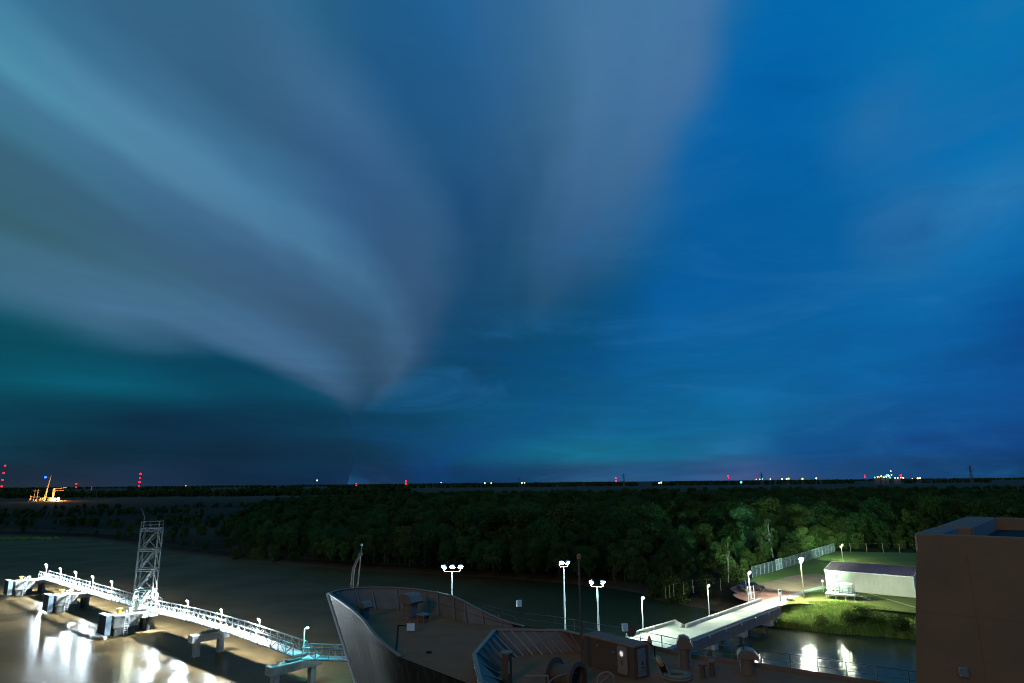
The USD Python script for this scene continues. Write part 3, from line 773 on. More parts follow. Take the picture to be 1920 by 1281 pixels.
def truss_span(label, a, b, width, side, bays, mat="truss", height=HW, camber=0.0):
    """Walkway span from a to b (its bottom edge on the berth side); side: the unit vector from the other edge to this one."""
    t = thing("walkway_span", label, "walkway", "spans of the mooring walkway", a)
    a = np.zeros(3); b = np.asarray(b, float) - np.asarray(stage.GetPrimAtPath(t.GetPath()).GetAttribute("xformOp:translate").Get())
    d = (b - a) / np.linalg.norm(b - a)
    L = np.linalg.norm(b - a)
    up = lambda x: np.array([0, 0, camber * math.sin(math.pi * min(max(x / L, 0), 1))])
    xs_ = np.linspace(0, L, bays + 1)
    segs = list(zip(xs_[:-1], xs_[1:]))
    m = MB()
    for x0, x1 in segs:
        m.beam(d * x0 - side * width / 2 + up(x0) + [0, 0, 0.16], d * x1 - side * width / 2 + up(x1) + [0, 0, 0.16], width - 0.14, 0.05)
    m.build("deck", M["grating"], t)
    for off in (0.0, -width):
        o = side * off
        for zz, w_, nm in ((0.08, 0.13, "bottom_chord"), (height, 0.12, "top_chord"), (height * 0.62, 0.05, "rail")):
            m = MB()
            for x0, x1 in segs:
                m.beam(o + d * x0 + up(x0) + [0, 0, zz], o + d * x1 + up(x1) + [0, 0, zz], w_)
            m.build(nm, M[mat], t)
        for i, x0 in enumerate(xs_):
            MB().beam(o + d * x0 + up(x0) + [0, 0, 0.14], o + d * x0 + up(x0) + [0, 0, height - 0.06], 0.08, up=d).build("post", M[mat], t)
        for i, (x0, x1) in enumerate(segs):
            z0, z1 = (0.15, height - 0.07) if i % 2 else (height - 0.07, 0.15)
            MB().beam(o + d * (x0 + 0.05) + up(x0) + [0, 0, z0], o + d * (x1 - 0.05) + up(x1) + [0, 0, z1], 0.06).build("diagonal", M[mat], t)
    m = MB()
    for x0 in xs_:
        m.beam(d * x0 + up(x0) + [0, 0, 0.085], d * x0 - side * width + up(x0) + [0, 0, 0.085], 0.09)
    m.build("floor_beam", M[mat], t)
    m = MB()
    m.tube([-side * (width + 0.14) + d * 0.2 + up(0) + [0, 0, 0.75], d * L / 2 - side * (width + 0.14) + up(L / 2) + [0, 0, 0.75], -side * (width + 0.14) + d * (L - 0.2) + up(L) + [0, 0, 0.75]], 0.06, 6)
    m.build("pipe", M["steel"], t)
    return t


def wp(s, off=0.0, z=3.1):
    p = W0 + WALK * s + WN * off
    return np.array([p[0], p[1], z])


truss_span("far truss walkway span, from the river end to the second dolphin", wp(0), wp(26.4), 1.7, WN, 14)
truss_span("middle truss walkway span, between the second dolphin and the lattice tower", wp(28.0), wp(56.0), 1.7, WN, 16)
truss_span("long near truss walkway span, from the lattice tower to the gangway corner", wp(58.6), wp(100.8), 1.7, WN, 26, camber=0.45)
g0, g1 = at(566, 1238.5, 3.1), at(658, 1241.5, 3.1)
gd = (g1 - g0) / np.linalg.norm(g1 - g0)
g1 = g0 + gd * 17.0
gs = np.array([gd[1], -gd[0], 0])
truss_span("short teal-lit truss gangway reaching behind the ship's bow", g0, g1, 1.6, gs, 11)


def support(label, s, off, zc, wide):
    t = thing("walkway_pier", label, "pier", "piers under the walkway", wp(s, off, 0))
    MB().box((0, 0, zc - 0.45), (1.3, wide, 0.9), WALK, 0.06).build("crosshead", M["concrete"], t)
    for j in (-wide / 2 + 0.9, wide / 2 - 0.9):
        MB().box(WN * j + [0, 0, (zc - 0.9 - 4) / 2], (0.75, 0.75, zc - 0.9 + 4), WALK, 0.05).build("post", M["concrete"], t)
    MB().box((0, 0, zc + 0.12), (0.7, 2.0, 0.24), WALK).build("bearing", M["steel"], t)


support("two-legged concrete pier under the middle of the long near span", 79.0, -0.6, 2.72, 5.0)
support("two-legged concrete pier under the gangway corner, nearest the ship", 100.9, -0.2, 2.72, 6.4)
for s, lab in ((-0.8, "first"), (27.2, "second"), (57.2, "third")):
    for ds in (0.7, 1.6):
        pass


def dolphin(label, s):
    t = thing("mooring_dolphin", label, "mooring dolphin", "mooring dolphins along the pier", wp(s, 0, 0))
    MB().box(WN * 2.3 + WALK * 0.3 + [0, 0, 2.0], (3.6, 3.4, 1.7), WALK, 0.12).build("cap", M["concrete"], t)
    MB().box(WN * 2.3 + WALK * 0.3 + [0, 0, -0.9], (3.0, 2.9, 4.06), WALK, 0.1).build("base", M["wet_concrete"], t)
    MB().box(-WN * 0.9 + [0, 0, 2.35], (3.4, 2.9, 0.7), WALK, 0.06).build("seat", M["concrete"], t)
    for j in (-1.1, 1.1):
        MB().tube([WALK * j - WN * 1.2 + [0, 0, 2.1], WALK * j - WN * 1.2 + [0, 0, -5]], 0.4, 10).build("pile", M["wet_concrete"], t)
    pn = MB().box(WN * 5.0 + WALK * 0.9 + [0, 0, 1.75], (3.1, 0.4, 2.7), WALK, 0.04).build("fender_panel", M["rubber"], t)
    for j in (-1.62, 1.62):
        MB().box(WN * 4.9 + WALK * (j + 0.9) + [0, 0, 1.75], (0.14, 0.75, 2.7), WALK).build("edge_plate", M["fender_edge"], pn)
    MB().box(WN * 4.9 + WALK * 0.9 + [0, 0, 3.15], (3.38, 0.75, 0.08), WALK).build("top_plate", M["white_steel"], pn)
    for j in (-0.8, 0.8):
        MB().lathe([(0.55, 0), (0.38, 0.3), (0.38, 0.6), (0.6, 0.85)], WN * 4.0 + WALK * (j + 0.6) + [0, 0, 1.75], WN, 12).build("fender", M["rubber"], t)
    MB().lathe([(0.34, 0), (0.30, 0.1), (0.22, 0.3), (0.24, 0.5), (0.42, 0.62), (0.40, 0.72), (0.001, 0.76)], WN * 2.6 + WALK * -0.4 + [0, 0, 2.85], n=14).build("bollard", M["yellow"], t)
    MB().box(WN * 1.5 + WALK * 0.9 + [0, 0, 3.25], (0.5, 0.5, 0.8), WALK, 0.04).build("hook_box", M["white_steel"], t)
    lad = MB()
    for j in (-0.25, 0.25):
        lad.beam(WN * (2.3 + j) + WALK * 2.2 + [0, 0, -0.5], WN * (2.3 + j) + WALK * 2.2 + [0, 0, 3.7], 0.06)
    for z in np.arange(-0.3, 3.6, 0.32):
        lad.beam(WN * 2.05 + WALK * 2.2 + [0, 0, z], WN * 2.55 + WALK * 2.2 + [0, 0, z], 0.045)
    lad.build("ladder", M["white_steel"], t)


dolphin("mooring dolphin at the far river end of the pier", -1.6)
dolphin("mooring dolphin at the gap between the far and middle spans", 26.6)
dolphin("mooring dolphin at the foot of the lattice tower", 55.6)


def lattice_tower():
    c = wp(56.2, -0.5, 2.9)
    t = thing("lattice_tower", "grey steel lattice tower rising from the third dolphin", "tower", None, c)
    ax = np.array([math.cos(0.22), math.sin(0.22), 0]); ay = np.array([-ax[1], ax[0], 0])
    w, dpt, H = 2.6, 2.2, 12.4
    cor = [ax * a * w / 2 + ay * b * dpt / 2 for a, b in ((-1, -1), (1, -1), (1, 1), (-1, 1))]
    for q in cor:
        MB().beam(q, q + [0, 0, H], 0.17).build("leg", M["steel"], t)
    lv = [0.25, 3.2, 6.3, 9.3, H]
    for z in lv:
        for i in range(4):
            for dz in ((0.0, -0.34) if z > 1 else (0.0,)):
                MB().beam(cor[i] + [0, 0, z + dz], cor[(i + 1) % 4] + [0, 0, z + dz], 0.13).build("girder", M["steel"], t)
    for z0, z1 in zip(lv[:-1], lv[1:]):
        for i in range(4):
            a, b = cor[i], cor[(i + 1) % 4]
            if i == 0:
                MB().beam(a + [0, 0, z0 + 0.1], b + [0, 0, z1 - 0.4], 0.11).build("brace", M["steel"], t)
                MB().beam((a + b) / 2 + [0, 0, (z0 + z1) / 2 - 0.1], b * 0.97 + a * 0.03 + [0, 0, z0 + 0.1], 0.07).build("brace", M["steel"], t)
            else:
                MB().beam(a + [0, 0, z1 - 0.4], b + [0, 0, z0 + 0.1], 0.10).build("brace", M["steel"], t)
        # the stair inside: one flight and a landing for each storey
        fl = MB()
        for sgn in (-0.3, 0.3):
            fl.beam(ax * -0.95 + ay * (sgn + 0.3) + [0, 0, z0 + 0.1], ax * 0.7 + ay * (sgn + 0.3) + [0, 0, z1 - 0.1], 0.05, 0.2)
        for k_ in range(9):
            f_ = (k_ + 0.5) / 9
            fl.box(ax * (-0.95 + 1.65 * f_) + ay * 0.3 + [0, 0, z0 + 0.1 + (z1 - z0 - 0.2) * f_], (0.24, 0.6, 0.04), ax)
        fl.build("stair", M["steel"], t)
        MB().box(ax * 0.9 + [0, 0, z1 - 0.12], (0.6, dpt - 0.2, 0.06), ax).build("landing", M["grating"], t)
        MB().beam(ax * -0.95 + [0, 0, z0 + 1.0], ax * 0.7 + [0, 0, z1 + 0.75 if z1 < H else z1 + 0.4], 0.05).build("handrail", M["steel"], t)
    MB().box((0, 0, H + 0.09), (w + 0.1, dpt + 0.1, 0.08), ax).build("platform", M["grating"], t)
    for i in range(4):
        for z in (0.6, 1.1):
            MB().beam(cor[i] + [0, 0, H + z], cor[(i + 1) % 4] + [0, 0, H + z], 0.07).build("rail", M["steel"], t)
        MB().beam(cor[i] + [0, 0, H], cor[i] + [0, 0, H + 1.15], 0.08).build("rail_post", M["steel"], t)
    MB().beam((cor[0] + cor[1]) / 2 + [0, 0, H], (cor[0] + cor[1]) / 2 + [0, 0, H + 1.15], 0.06).build("rail_post", M["steel"], t)
    a = cor[0] * 0.8
    MB().tube([a + [0, 0, H], a + [0, 0, H + 2.0], a + ax * -0.35 + [0, 0, H + 2.6], a + ax * -0.75 + [0, 0, H + 3.4]], [0.07, 0.06, 0.04, 0.015], 6).build("antenna", M["steel"], t)
    # the short access stair on its right
    q = cor[1] + ax * 1.6
    for z in (1.2, 1.75):
        MB().beam(cor[1] + [0, 0, z + 1.0], q + [0, 0, z], 0.06).build("rail", M["steel"], t)
    MB().beam(cor[1] + [0, 0, 1.9], q + [0, 0, 0.4], 0.12, 0.3).build("gangplank", M["steel"], t)
    MB().beam(q + [0, 0, 0.2], q + [0, 0, 1.9], 0.08).build("rail_post", M["steel"], t)
    hd = MB().lathe([(0.001, -0.1), (0.12, -0.08), (0.13, 0.05)], ax * -0.9 - ay * 1.25 + [0, 0, 2.3], (0, -0.6, -0.8), 10).build("lamp", M["white_steel"], t)
    lens(MB(), ax * -0.9 - ay * 1.25 + [0, 0, 2.3] + np.array([0, -0.03, -0.04]), (0, -0.6, -0.8), 0.11, 0.06).build("lens", M["lawn_light"], hd)


lattice_tower()

# ------------------------------------------------------------------ the shed and its yard
def shed():
    A, B = at(1551, 1105, LAND), at(1718, 1121.5, LAND)
    d = (B - A) / np.linalg.norm(B - A)
    L = np.linalg.norm(B - A) + 0.0
    nb = np.array([-d[1], d[0], 0])
    W, H, RZ = 9.0, 3.35, 4.35
    t = thing("metal_shed", "long low metal shed with pale ribbed walls and dark red roof", "shed", None, A)
    n = 18
    for i in range(n):
        x0 = L * i / n
        w = L / n
        m = MB()
        m.box(d * (x0 + w / 2) + nb * 0.04 + [0, 0, H / 2], (w - 0.012, 0.05, H - 0.02), d)
        for f in (0.12, 0.37, 0.62, 0.87):
            m.box(d * (x0 + w * f) + nb * 0.012 + [0, 0, H / 2], (0.07, 0.03, H - 0.04), d)
        m.build("wall_panel", M["shed_wall"], t)
    for x in (0.0, L):
        s = 1 if x else -1
        g = MB()
        pts = [d * x + nb * 0.1, d * x + nb * (W - 0.1), d * x + nb * (W - 0.1) + [0, 0, H], d * x + nb * W / 2 + [0, 0, RZ - 0.08], d * x + nb * 0.1 + [0, 0, H]]
        q = [p - d * s * 0.06 for p in pts]
        for ring in (pts, q):
            for i in range(1, 4):
                g.add([ring[0], ring[i], ring[i + 1]], [[0, 1, 2]])
        g.build("gable_wall", M["shed_wall"], t)
        m = MB()
        for off in (-0.02, W + 0.02):
            m.beam(d * x + nb * off + [0, 0, 0], d * x + nb * off + [0, 0, H - 0.05], 0.14)
        m.build("corner_trim", M["white"], t)
        m = MB()
        m.beam(d * (x + s * 0.13) - nb * 0.2 + [0, 0, H - 0.06], d * (x + s * 0.13) + nb * W / 2 + [0, 0, RZ - 0.02], 0.05, 0.2)
        m.beam(d * (x + s * 0.13) + nb * W / 2 + [0, 0, RZ - 0.02], d * (x + s * 0.13) + nb * (W + 0.2) + [0, 0, H - 0.06], 0.05, 0.2)
        m.build("gable_trim", M["white"], t)
    MB().box(d * L / 2 + nb * (W - 0.05) + [0, 0, H / 2], (L, 0.06, H), d).build("rear_wall", M["shed_wall"], t)
    for side in (0, 1):
        for i in range(9):
            x0, x1 = -0.1 + (L + 0.2) * i / 9 + 0.006, -0.1 + (L + 0.2) * (i + 1) / 9 - 0.006
            e = -0.22 if side == 0 else W + 0.22
            lo = [d * x0 + nb * e + [0, 0, H - 0.02], d * x1 + nb * e + [0, 0, H - 0.02], d * x1 + nb * W / 2 + [0, 0, RZ], d * x0 + nb * W / 2 + [0, 0, RZ]]
            m = MB().hexa(lo, [p + [0, 0, 0.05] for p in lo])
            for x in (x0 + 0.03, (x0 + x1) / 2):
                m.beam(d * x + nb * e + [0, 0, H + 0.05], d * x + nb * W / 2 + [0, 0, RZ + 0.065], 0.05)
            m.build("roof_panel", M["shed_roof"], t)
    MB().box(d * L / 2 - nb * 0.30 + [0, 0, H - 0.04], (L + 0.2, 0.13, 0.15), d).build("gutter", M["white"], t)
    MB().box(d * L / 2 + nb * W / 2 + [0, 0, RZ + 0.09], (L + 0.2, 0.3, 0.05), d).build("ridge_cap", M["shed_roof"], t)
    for x in (L * 0.55, L - 1.0):
        pass
    return A, d, nb, L


SA, SD, SN, SL = shed()


def pt(s, o, z=0.0):
    return SA + SD * s - SN * o + [0, 0, z]


def equipment():
    A, B = at(1547, 1112, LAND + 0.9), at(1603, 1116, LAND + 0.9)
    d = (B - A) / np.linalg.norm(B - A)
    nb = np.array([-d[1], d[0], 0])
    L, W, Z = np.linalg.norm(B - A), 2.6, 0.9
    o = np.array([A[0], A[1], LAND])
    t = thing("equipment_platform", "white raised platform with handrail beside the pale shed", "platform", None, o)
    for i in range(7):
        MB().box(d * (L * (i + 0.5) / 7) + nb * W / 2 + [0, 0, Z - 0.05], (L / 7 - 0.02, W, 0.09), d).build("plank", M["white"], t)
    MB().box(d * L / 2 + nb * 0.05 + [0, 0, Z - 0.2], (L - 0.05, 0.08, 0.2), d).build("beam", M["steel"], t)
    for x in (0.15, L * 0.35, L * 0.68, L - 0.15):
        for y in (0.12, W - 0.12):
            MB().beam(d * x + nb * y + [0, 0, 0], d * x + nb * y + [0, 0, Z - 0.1], 0.14).build("leg", M["wood_pole"], t)
    for x in np.linspace(0.08, L - 0.08, 6):
        MB().beam(d * x + nb * 0.08 + [0, 0, Z], d * x + nb * 0.08 + [0, 0, Z + 1.0], 0.05).build("rail_post", M["steel"], t)
    for z in (0.5, 1.0):
        MB().beam(d * 0.05 + nb * 0.08 + [0, 0, Z + z], d * (L - 0.05) + nb * 0.08 + [0, 0, Z + z], 0.05).build("rail", M["steel"], t)
        MB().beam(d * (L - 0.08) + nb * 0.1 + [0, 0, Z + z], d * (L - 0.08) + nb * (W - 0.1) + [0, 0, Z + z], 0.05).build("rail", M["steel"], t)
    st = MB()
    for i in range(4):
        st.box(d * (L + 0.25 + i * 0.55) + nb * (W * 0.6) + [0, 0, Z - 0.12 - i * 0.2], (0.5, 1.2, 0.07), d)
    st.build("ramp_step", M["concrete"], t)
    c = thing("generator_cabinet", "pale green boxy generator cabinet standing on the white platform", "cabinet", None, o + d * (L * 0.68) + nb * 1.5 + [0, 0, Z])
    MB().box((0, 0, 0.78), (2.1, 1.2, 1.36), d, 0.06).build("body", M["cabinet"], c)
    MB().box((0, 0, 1.5), (2.2, 1.3, 0.09), d, 0.03).build("lid", M["white"], c)
    MB().box((0, 0, 0.05), (2.0, 1.1, 0.1), d).build("base", M["black"], c)
    for x in (-0.55, 0.0):
        MB().box(d * x - nb * 0.62 + [0, 0, 0.75], (0.5, 0.03, 1.1), d).build("door", M["cabinet"], c)
    MB().box(d * -0.35 - nb * 0.66 + [0, 0, 1.08], (0.7, 0.02, 0.26), d).build("label_plate", M["white"], c)
    for k_ in range(5):
        MB().box(d * 0.66 - nb * 0.62 + [0, 0, 0.5 + k_ * 0.14], (0.5, 0.05, 0.05), d).build("louvre", M["steel"], c)
    v = thing("vent_stack", "white swan-necked pump stack on the platform left of the cabinet", "pump", None, o + d * (L * 0.34) + nb * 1.5 + [0, 0, Z])
    MB().lathe([(0.34, 0), (0.34, 0.1), (0.22, 0.14), (0.2, 0.6), (0.001, 0.62)], n=14).build("base", M["white"], v)
    MB().tube([(0, 0, 0.5), (0, 0, 1.0), d * -0.1 + [0, 0, 1.25], d * -0.36 + [0, 0, 1.4], d * -0.4 + [0, 0, 1.62], d * -0.1 + [0, 0, 1.78], d * 0.1 + [0, 0, 1.95], d * 0.12 + [0, 0, 2.5]], [0.2, 0.2, 0.21, 0.24, 0.24, 0.21, 0.19, 0.19], 12).build("pipe", M["white"], v)
    MB().lathe([(0.19, 0), (0.30, 0.05), (0.30, 0.3), (0.001, 0.42)], d * 0.12 + [0, 0, 2.45], n=14).build("cap", M["white"], v)
    w = thing("valve_unit", "small white valve unit at the left end of the platform", "valve", None, o + d * 0.75 + nb * 1.3 + [0, 0, Z])
    MB().tube([d * -0.4 + [0, 0, 0.3], [0, 0, 0.3], d * 0.1 + [0, 0, 0.45], d * 0.1 + [0, 0, 1.1]], 0.13, 10).build("pipe", M["white"], w)
    MB().hexa([d * -0.6 + nb * -0.3, d * 0.2 + nb * -0.3, d * 0.2 + nb * 0.4, d * -0.6 + nb * 0.4], [d * 0.0 + nb * -0.2 + [0, 0, 0.8], d * 0.2 + nb * -0.2 + [0, 0, 0.8], d * 0.2 + nb * 0.3 + [0, 0, 0.8], d * 0.0 + nb * 0.3 + [0, 0, 0.8]]).build("cover", M["white"], w)
    MB().lathe([(0.22, -0.02), (0.24, 0.0), (0.22, 0.02)], d * 0.1 + [0, 0, 1.12], n=14).build("handwheel", M["white"], w)
    # the little floodlight that the platform carries
    f = thing("platform_lamp", "small bright floodlight on the platform rail lighting the grass", "lamp", None, o + d * (L * 0.5) + nb * 0.3 + [0, 0, Z])
    MB().beam((0, 0, 0), (0, 0, 2.3), 0.06).build("pole", M["steel"], f)
    MB().box((0, 0, 2.4), (0.34, 0.2, 0.24), d, 0.02).build("head", M["white_steel"], f)
    MB().box(-nb * 0.115 + [0, 0, 2.33], (0.24, 0.02, 0.1), d).build("lens", glow("platform_light", (0.9, 1.0, 0.72), 7000.0), f)


equipment()
p = at(1544, 1110, LAND)
t = thing("marker_post", "short white-topped post by the gravel at the platform's left end", "post", None, p)
MB().beam((0, 0, 0), (0, 0, 1.7), 0.12).build("post", M["wood_pole"], t)
MB().box((0.0, 0.0, 1.85), (0.35, 0.25, 0.35), None, 0.04).build("box", M["white"], t)
p = at(1463.5, 1127.5, LAND)
t = thing("roadside_cabinet", "small white meter cabinet on a post beside the lit bridge end", "cabinet", None, p)
MB().beam((0, 0, 0), (0, 0, 0.9), 0.12).build("post", M["steel"], t)
MB().box((0, 0, 1.35), (0.48, 0.34, 1.0), None, 0.04).build("body", M["white"], t)
MB().box((0, -0.18, 1.62), (0.34, 0.02, 0.3), None).build("door", M["steel"], t)


# ------------------------------------------------------------------ fences
def chain_link(t, a, b, h, cell=0.19, r=0.007, m="fence"):
    """One panel of woven wire between two posts."""
    d = b - a
    L = np.linalg.norm(d)
    d = d / L
    mb = MB()
    side = np.array([-d[1], d[0], 0]) * r
    k_ = -h
    while k_ < L:
        for flip in (0, 1):
            x0, x1 = max(k_, 0.0), min(k_ + h, L)
            z0, z1 = x0 - k_, x1 - k_
            if flip:
                x0, x1, z0, z1 = L - x0, L - x1, z0, z1
            if abs(x1 - x0) > 0.02:
                p, q = a + d * x0 + [0, 0, z0], a + d * x1 + [0, 0, z1]
                u = np.array([-(z1 - z0), 0, 0]); e = d * (-(z1 - z0)) + np.array([0, 0, x1 - x0]); e = e / np.linalg.norm(e) * r
                mb.quad(p - e, q - e, q + e, p + e)
                mb.quad(p - side, q - side, q + side, p + side)
        k_ += cell
    mb.build("wire_mesh", M[m], t)


def fence_run(name, label, pts, h, spacing, mesh=True, m="fence", r=0.04, cell=0.19, wire=0.007):
    pts = [np.asarray(p, float) for p in pts]
    o = pts[0].copy()
    t = thing(name, label, "fence", None, o)
    posts = []
    for a, b in zip(pts[:-1], pts[1:]):
        n = max(1, round(np.linalg.norm(b - a) / spacing))
        posts += [a + (b - a) * i / n - o for i in range(n)]
    posts.append(pts[-1] - o)
    for q in posts:
        MB().lathe([(r, 0), (r, h + 0.08), (0.001, h + 0.11)], q, n=8).build("fence_post", M[m], t)
    for a, b in zip(posts[:-1], posts[1:]):
        MB().tube([a + [0, 0, h], b + [0, 0, h]], 0.024 if mesh else 0.006, 6).build("top_rail" if mesh else "wire", M[m], t)
        if mesh:
            chain_link(t, a + [0, 0, 0.03], b + [0, 0, 0.03], h - 0.05, cell, wire, m)
    return t


fl, gt0, gt1, fc = at(1411, 1084, LAND), at(1456, 1070.5, LAND), at(1467, 1067, LAND), at(1565, 1034.5, LAND)
fence_run("chain_link_fence", "near run of chain-link fence beside the dirt road, left of its gate", [fl, gt0], 2.15, 2.4)
fence_run("chain_link_fence", "chain-link fence running from the gate back to the lawn's far corner", [gt1, fc], 2.15, 2.9)
fence_run("chain_link_fence", "far fence of thin pale posts along the wood's edge behind the lawn", [fc, at(1719, 1037, LAND), at(1930, 1041, LAND)], 2.2, 4.2, False, "wood_pole", 0.055)
FENCE_LINE = shapely.LineString([fl[:2], fc[:2], at(1719, 1037, LAND)[:2]])
gate = thing("fence_gate", "pale steel double gate standing in the chain-link fence", "gate", None, gt0)
gv = (gt1 - gt0)
for i in range(2):
    a, b = gv * (i / 2 + 0.01), gv * (i / 2 + 0.49)
    lf = MB()
    for z in (0.12, 1.2, 2.3):
        lf.tube([a + [0, 0, z], b + [0, 0, z]], 0.05, 6)
    for q in (a, b):
        lf.tube([q + [0, 0, 0.1], q + [0, 0, 2.35]], 0.055, 6)
    fr = lf.build("gate_leaf", M["white_steel"], gate)
    chain_link(fr, a + [0, 0, 0.12], b + [0, 0, 0.12], 2.15, 0.14, 0.016)
fence_run("shore_fence", "row of thin pale posts with wire on the dark bank left of the bridge", [at(1249, 1124, 1.2), at(1264, 1120, LAND), at(1300, 1112, LAND), at(1352, 1108, LAND), at(1400, 1112, LAND)], 2.1, 3.4, False, "wood_pole", 0.045)
gl0, gl1 = at(1404, 1128, LAND + 0.3), at(1415, 1126, LAND + 0.3)
t = thing("bridge_gate", "narrow pale gate at the back corner of the bridge's land end", "gate", None, gl0)
gv = gl1 - gl0
for f in (0, 0.5, 1):
    MB().tube([gv * f, gv * f + [0, 0, 2.3]], 0.06, 8).build("gate_post", M["white_steel"], t)
for z in (0.3, 1.2, 2.1):
    MB().tube([[0, 0, z], gv + [0, 0, z]], 0.03, 6).build("rail", M["white_steel"], t)


# ------------------------------------------------------------------ parked car
def car():
    c = at(1408, 1108, LAND)
    t = thing("parked_car", "dark car parked behind the lamp at the bridge's land end", "car", None, c, math.degrees(math.atan2(0.12, 1)))
    prof = [(-2.2, 0.35), (-2.25, 0.75), (-2.1, 0.95), (-1.45, 1.02), (-0.85, 1.5), (0.55, 1.55), (1.2, 1.05), (2.05, 0.92), (2.25, 0.7), (2.2, 0.35)]
    body = MB()
    hw = 0.88
    ring = lambda y, k_: [np.array([x, y, z]) for x, z in k_]
    low = [(x, min(z, 1.0)) for x, z in prof]
    for a, b in ((-hw, hw),):
        L_, R_ = ring(a, low), ring(b, low)
        n = len(low)
        body.add(L_ + R_, [[i, (i + 1) % n, n + (i + 1) % n] for i in range(n)] + [[i, n + (i + 1) % n, n + i] for i in range(n)] + [[0, i, i + 1] for i in range(1, n - 1)] + [[n, n + i + 1, n + i] for i in range(1, n - 1)])
    body.build("body", M["car"], t)
    cab = [(-1.5, 0.98), (-0.85, 1.5), (0.55, 1.55), (1.25, 0.98)]
    wn = [np.array([x, -0.84 + 0.12 * (z > 1.1), z]) for x, z in cab] + [np.array([x, 0.84 - 0.12 * (z > 1.1), z]) for x, z in cab]
    MB().add(wn, [[0, 1, 2], [0, 2, 3], [4, 6, 5], [4, 7, 6], [0, 4, 5], [0, 5, 1], [2, 6, 7], [2, 7, 3]]).build("window", M["glass"], t)
    MB().box((-0.15, 0, 1.55), (1.42, 1.44, 0.06), None).build("roof", M["car"], t)
    for x in (-1.4, 1.4):
        for y in (-0.86, 0.86):
            w = MB().lathe([(0.20, -0.11), (0.32, -0.11), (0.34, -0.05), (0.34, 0.05), (0.32, 0.11), (0.20, 0.11)], (x, y, 0.34), (0, 1, 0), 16).build("wheel", M["black"], t)
            MB().lathe([(0.001, -0.1), (0.2, -0.1), (0.2, 0.1), (0.001, 0.1)], (x, y, 0.34), (0, 1, 0), 12).build("rim", M["steel"], w)
    for y in (-0.6, 0.6):
        MB().box((2.22, y, 0.72), (0.06, 0.4, 0.16)).build("headlight", M["glass"], t)
        MB().box((-2.22, y, 0.78), (0.06, 0.35, 0.16)).build("tail_light", M["red"], t)


car()


# ------------------------------------------------------------------ trees
def crown_mesh(rng, h, r, n, lean=0.0, base=0.28, size=0.42, lobes=11, shape="round"):
    """Leaf clumps scattered over lobes of an uneven crown: small folded faces, denser at the outside."""
    cs = []
    for i in range(lobes):
        f = rng.uniform(base, 0.93)
        wid = math.sin(math.pi * min(max((f - base * 0.8) / (1.06 - base * 0.8), 0.02), 0.98)) ** (0.55 if shape == "round" else 0.9)
        a = rng.uniform(0, 2 * math.pi)
        rad = r * wid * rng.uniform(0.25, 0.75)
        cs.append((rad * math.cos(a) + lean * f, rad * math.sin(a), h * f, r * rng.uniform(0.30, 0.52) * (1.0 if shape == "round" else 0.75)))
    cs.append((lean, 0, h * 0.9, r * 0.36))
    cs = np.array(cs)
    k_ = rng.choice(len(cs), n, p=cs[:, 3] ** 2 / (cs[:, 3] ** 2).sum())
    d = rng.normal(size=(n, 3)); d /= np.linalg.norm(d, axis=1, keepdims=True)
    rad = cs[k_, 3] * rng.uniform(0.55, 1.08, n) ** 0.6
    c = cs[k_, :3] + d * rad[:, None] * [1, 1, 0.85]
    nrm = d + rng.normal(size=(n, 3)) * 0.7; nrm /= np.linalg.norm(nrm, axis=1, keepdims=True)
    a = np.cross(nrm, rng.normal(size=(n, 3))); a /= np.linalg.norm(a, axis=1, keepdims=True)
    b = np.cross(nrm, a)
    s = size * rng.uniform(0.55, 1.25, n)[:, None]
    v = np.stack([c - a * s * 0.6, c - b * s * 0.42 + nrm * s * 0.1, c + a * s * 0.65, c + b * s * 0.4 + nrm * s * 0.1], 1)
    i = np.arange(n)[:, None] * 4
    return v.reshape(-1, 3), np.vstack([i + [0, 1, 2], i + [0, 2, 3]]), cs


def tree_pattern(kind, seed, h, r, n, leaf, bark="bark", base=0.28, size=0.42, lobes=11, lean=0.0, shape="round"):
    rng = np.random.default_rng(seed)
    P = kind_of(kind)
    v, f, cs = crown_mesh(rng, h, r, n, lean, base, size, lobes, shape)
    m = MB()
    top = h * 0.86
    pts = [np.array([lean * q + rng.normal() * 0.06, rng.normal() * 0.06, top * q]) for q in np.linspace(0, 1, 6)]
    pts[0][:2] = 0
    m.tube(pts, np.linspace((0.024 if bark == "bark" else 0.013) * h, 0.004 * h, 6), 7)
    for c in cs[:8]:
        q = rng.uniform(0.35, 0.7)
        s0 = np.array([lean * q, 0, c[2] * q + 0.4])
        m.tube([s0, (s0 + c[:3]) / 2 + [0, 0, 0.25], c[:3]], [0.009 * h, 0.006 * h, 0.002 * h], 5)
    m.build("trunk", M[bark], P)
    MB().add(v, f).build("crown", M[leaf], P)
    return P.GetPath()


TK = [tree_pattern("broad_tree", 1, 12.0, 4.2, 3600, "leaf", base=0.14), tree_pattern("tall_tree", 2, 14.0, 3.6, 3400, "leaf_blue", base=0.12), tree_pattern("slender_tree", 3, 13.0, 2.7, 2800, "leaf", base=0.12, shape="cone"),
      tree_pattern("olive_tree", 4, 9.5, 3.8, 3000, "leaf_olive", base=0.15), tree_pattern("spreading_tree", 5, 11.0, 4.8, 3800, "leaf_blue", lobes=15, base=0.14)]
BUSH = tree_pattern("bank_shrub", 16, 2.6, 1.8, 1200, "leaf_bush", base=0.08, size=0.28)
SHRUB = tree_pattern("shrub", 6, 3.2, 1.9, 1100, "leaf_olive", base=0.12, size=0.30)
PALE = tree_pattern("pale_tree", 7, 10.0, 1.7, 900, "leaf_pale", "pale_bark", base=0.35, size=0.34, lobes=8, lean=-0.9, shape="cone")
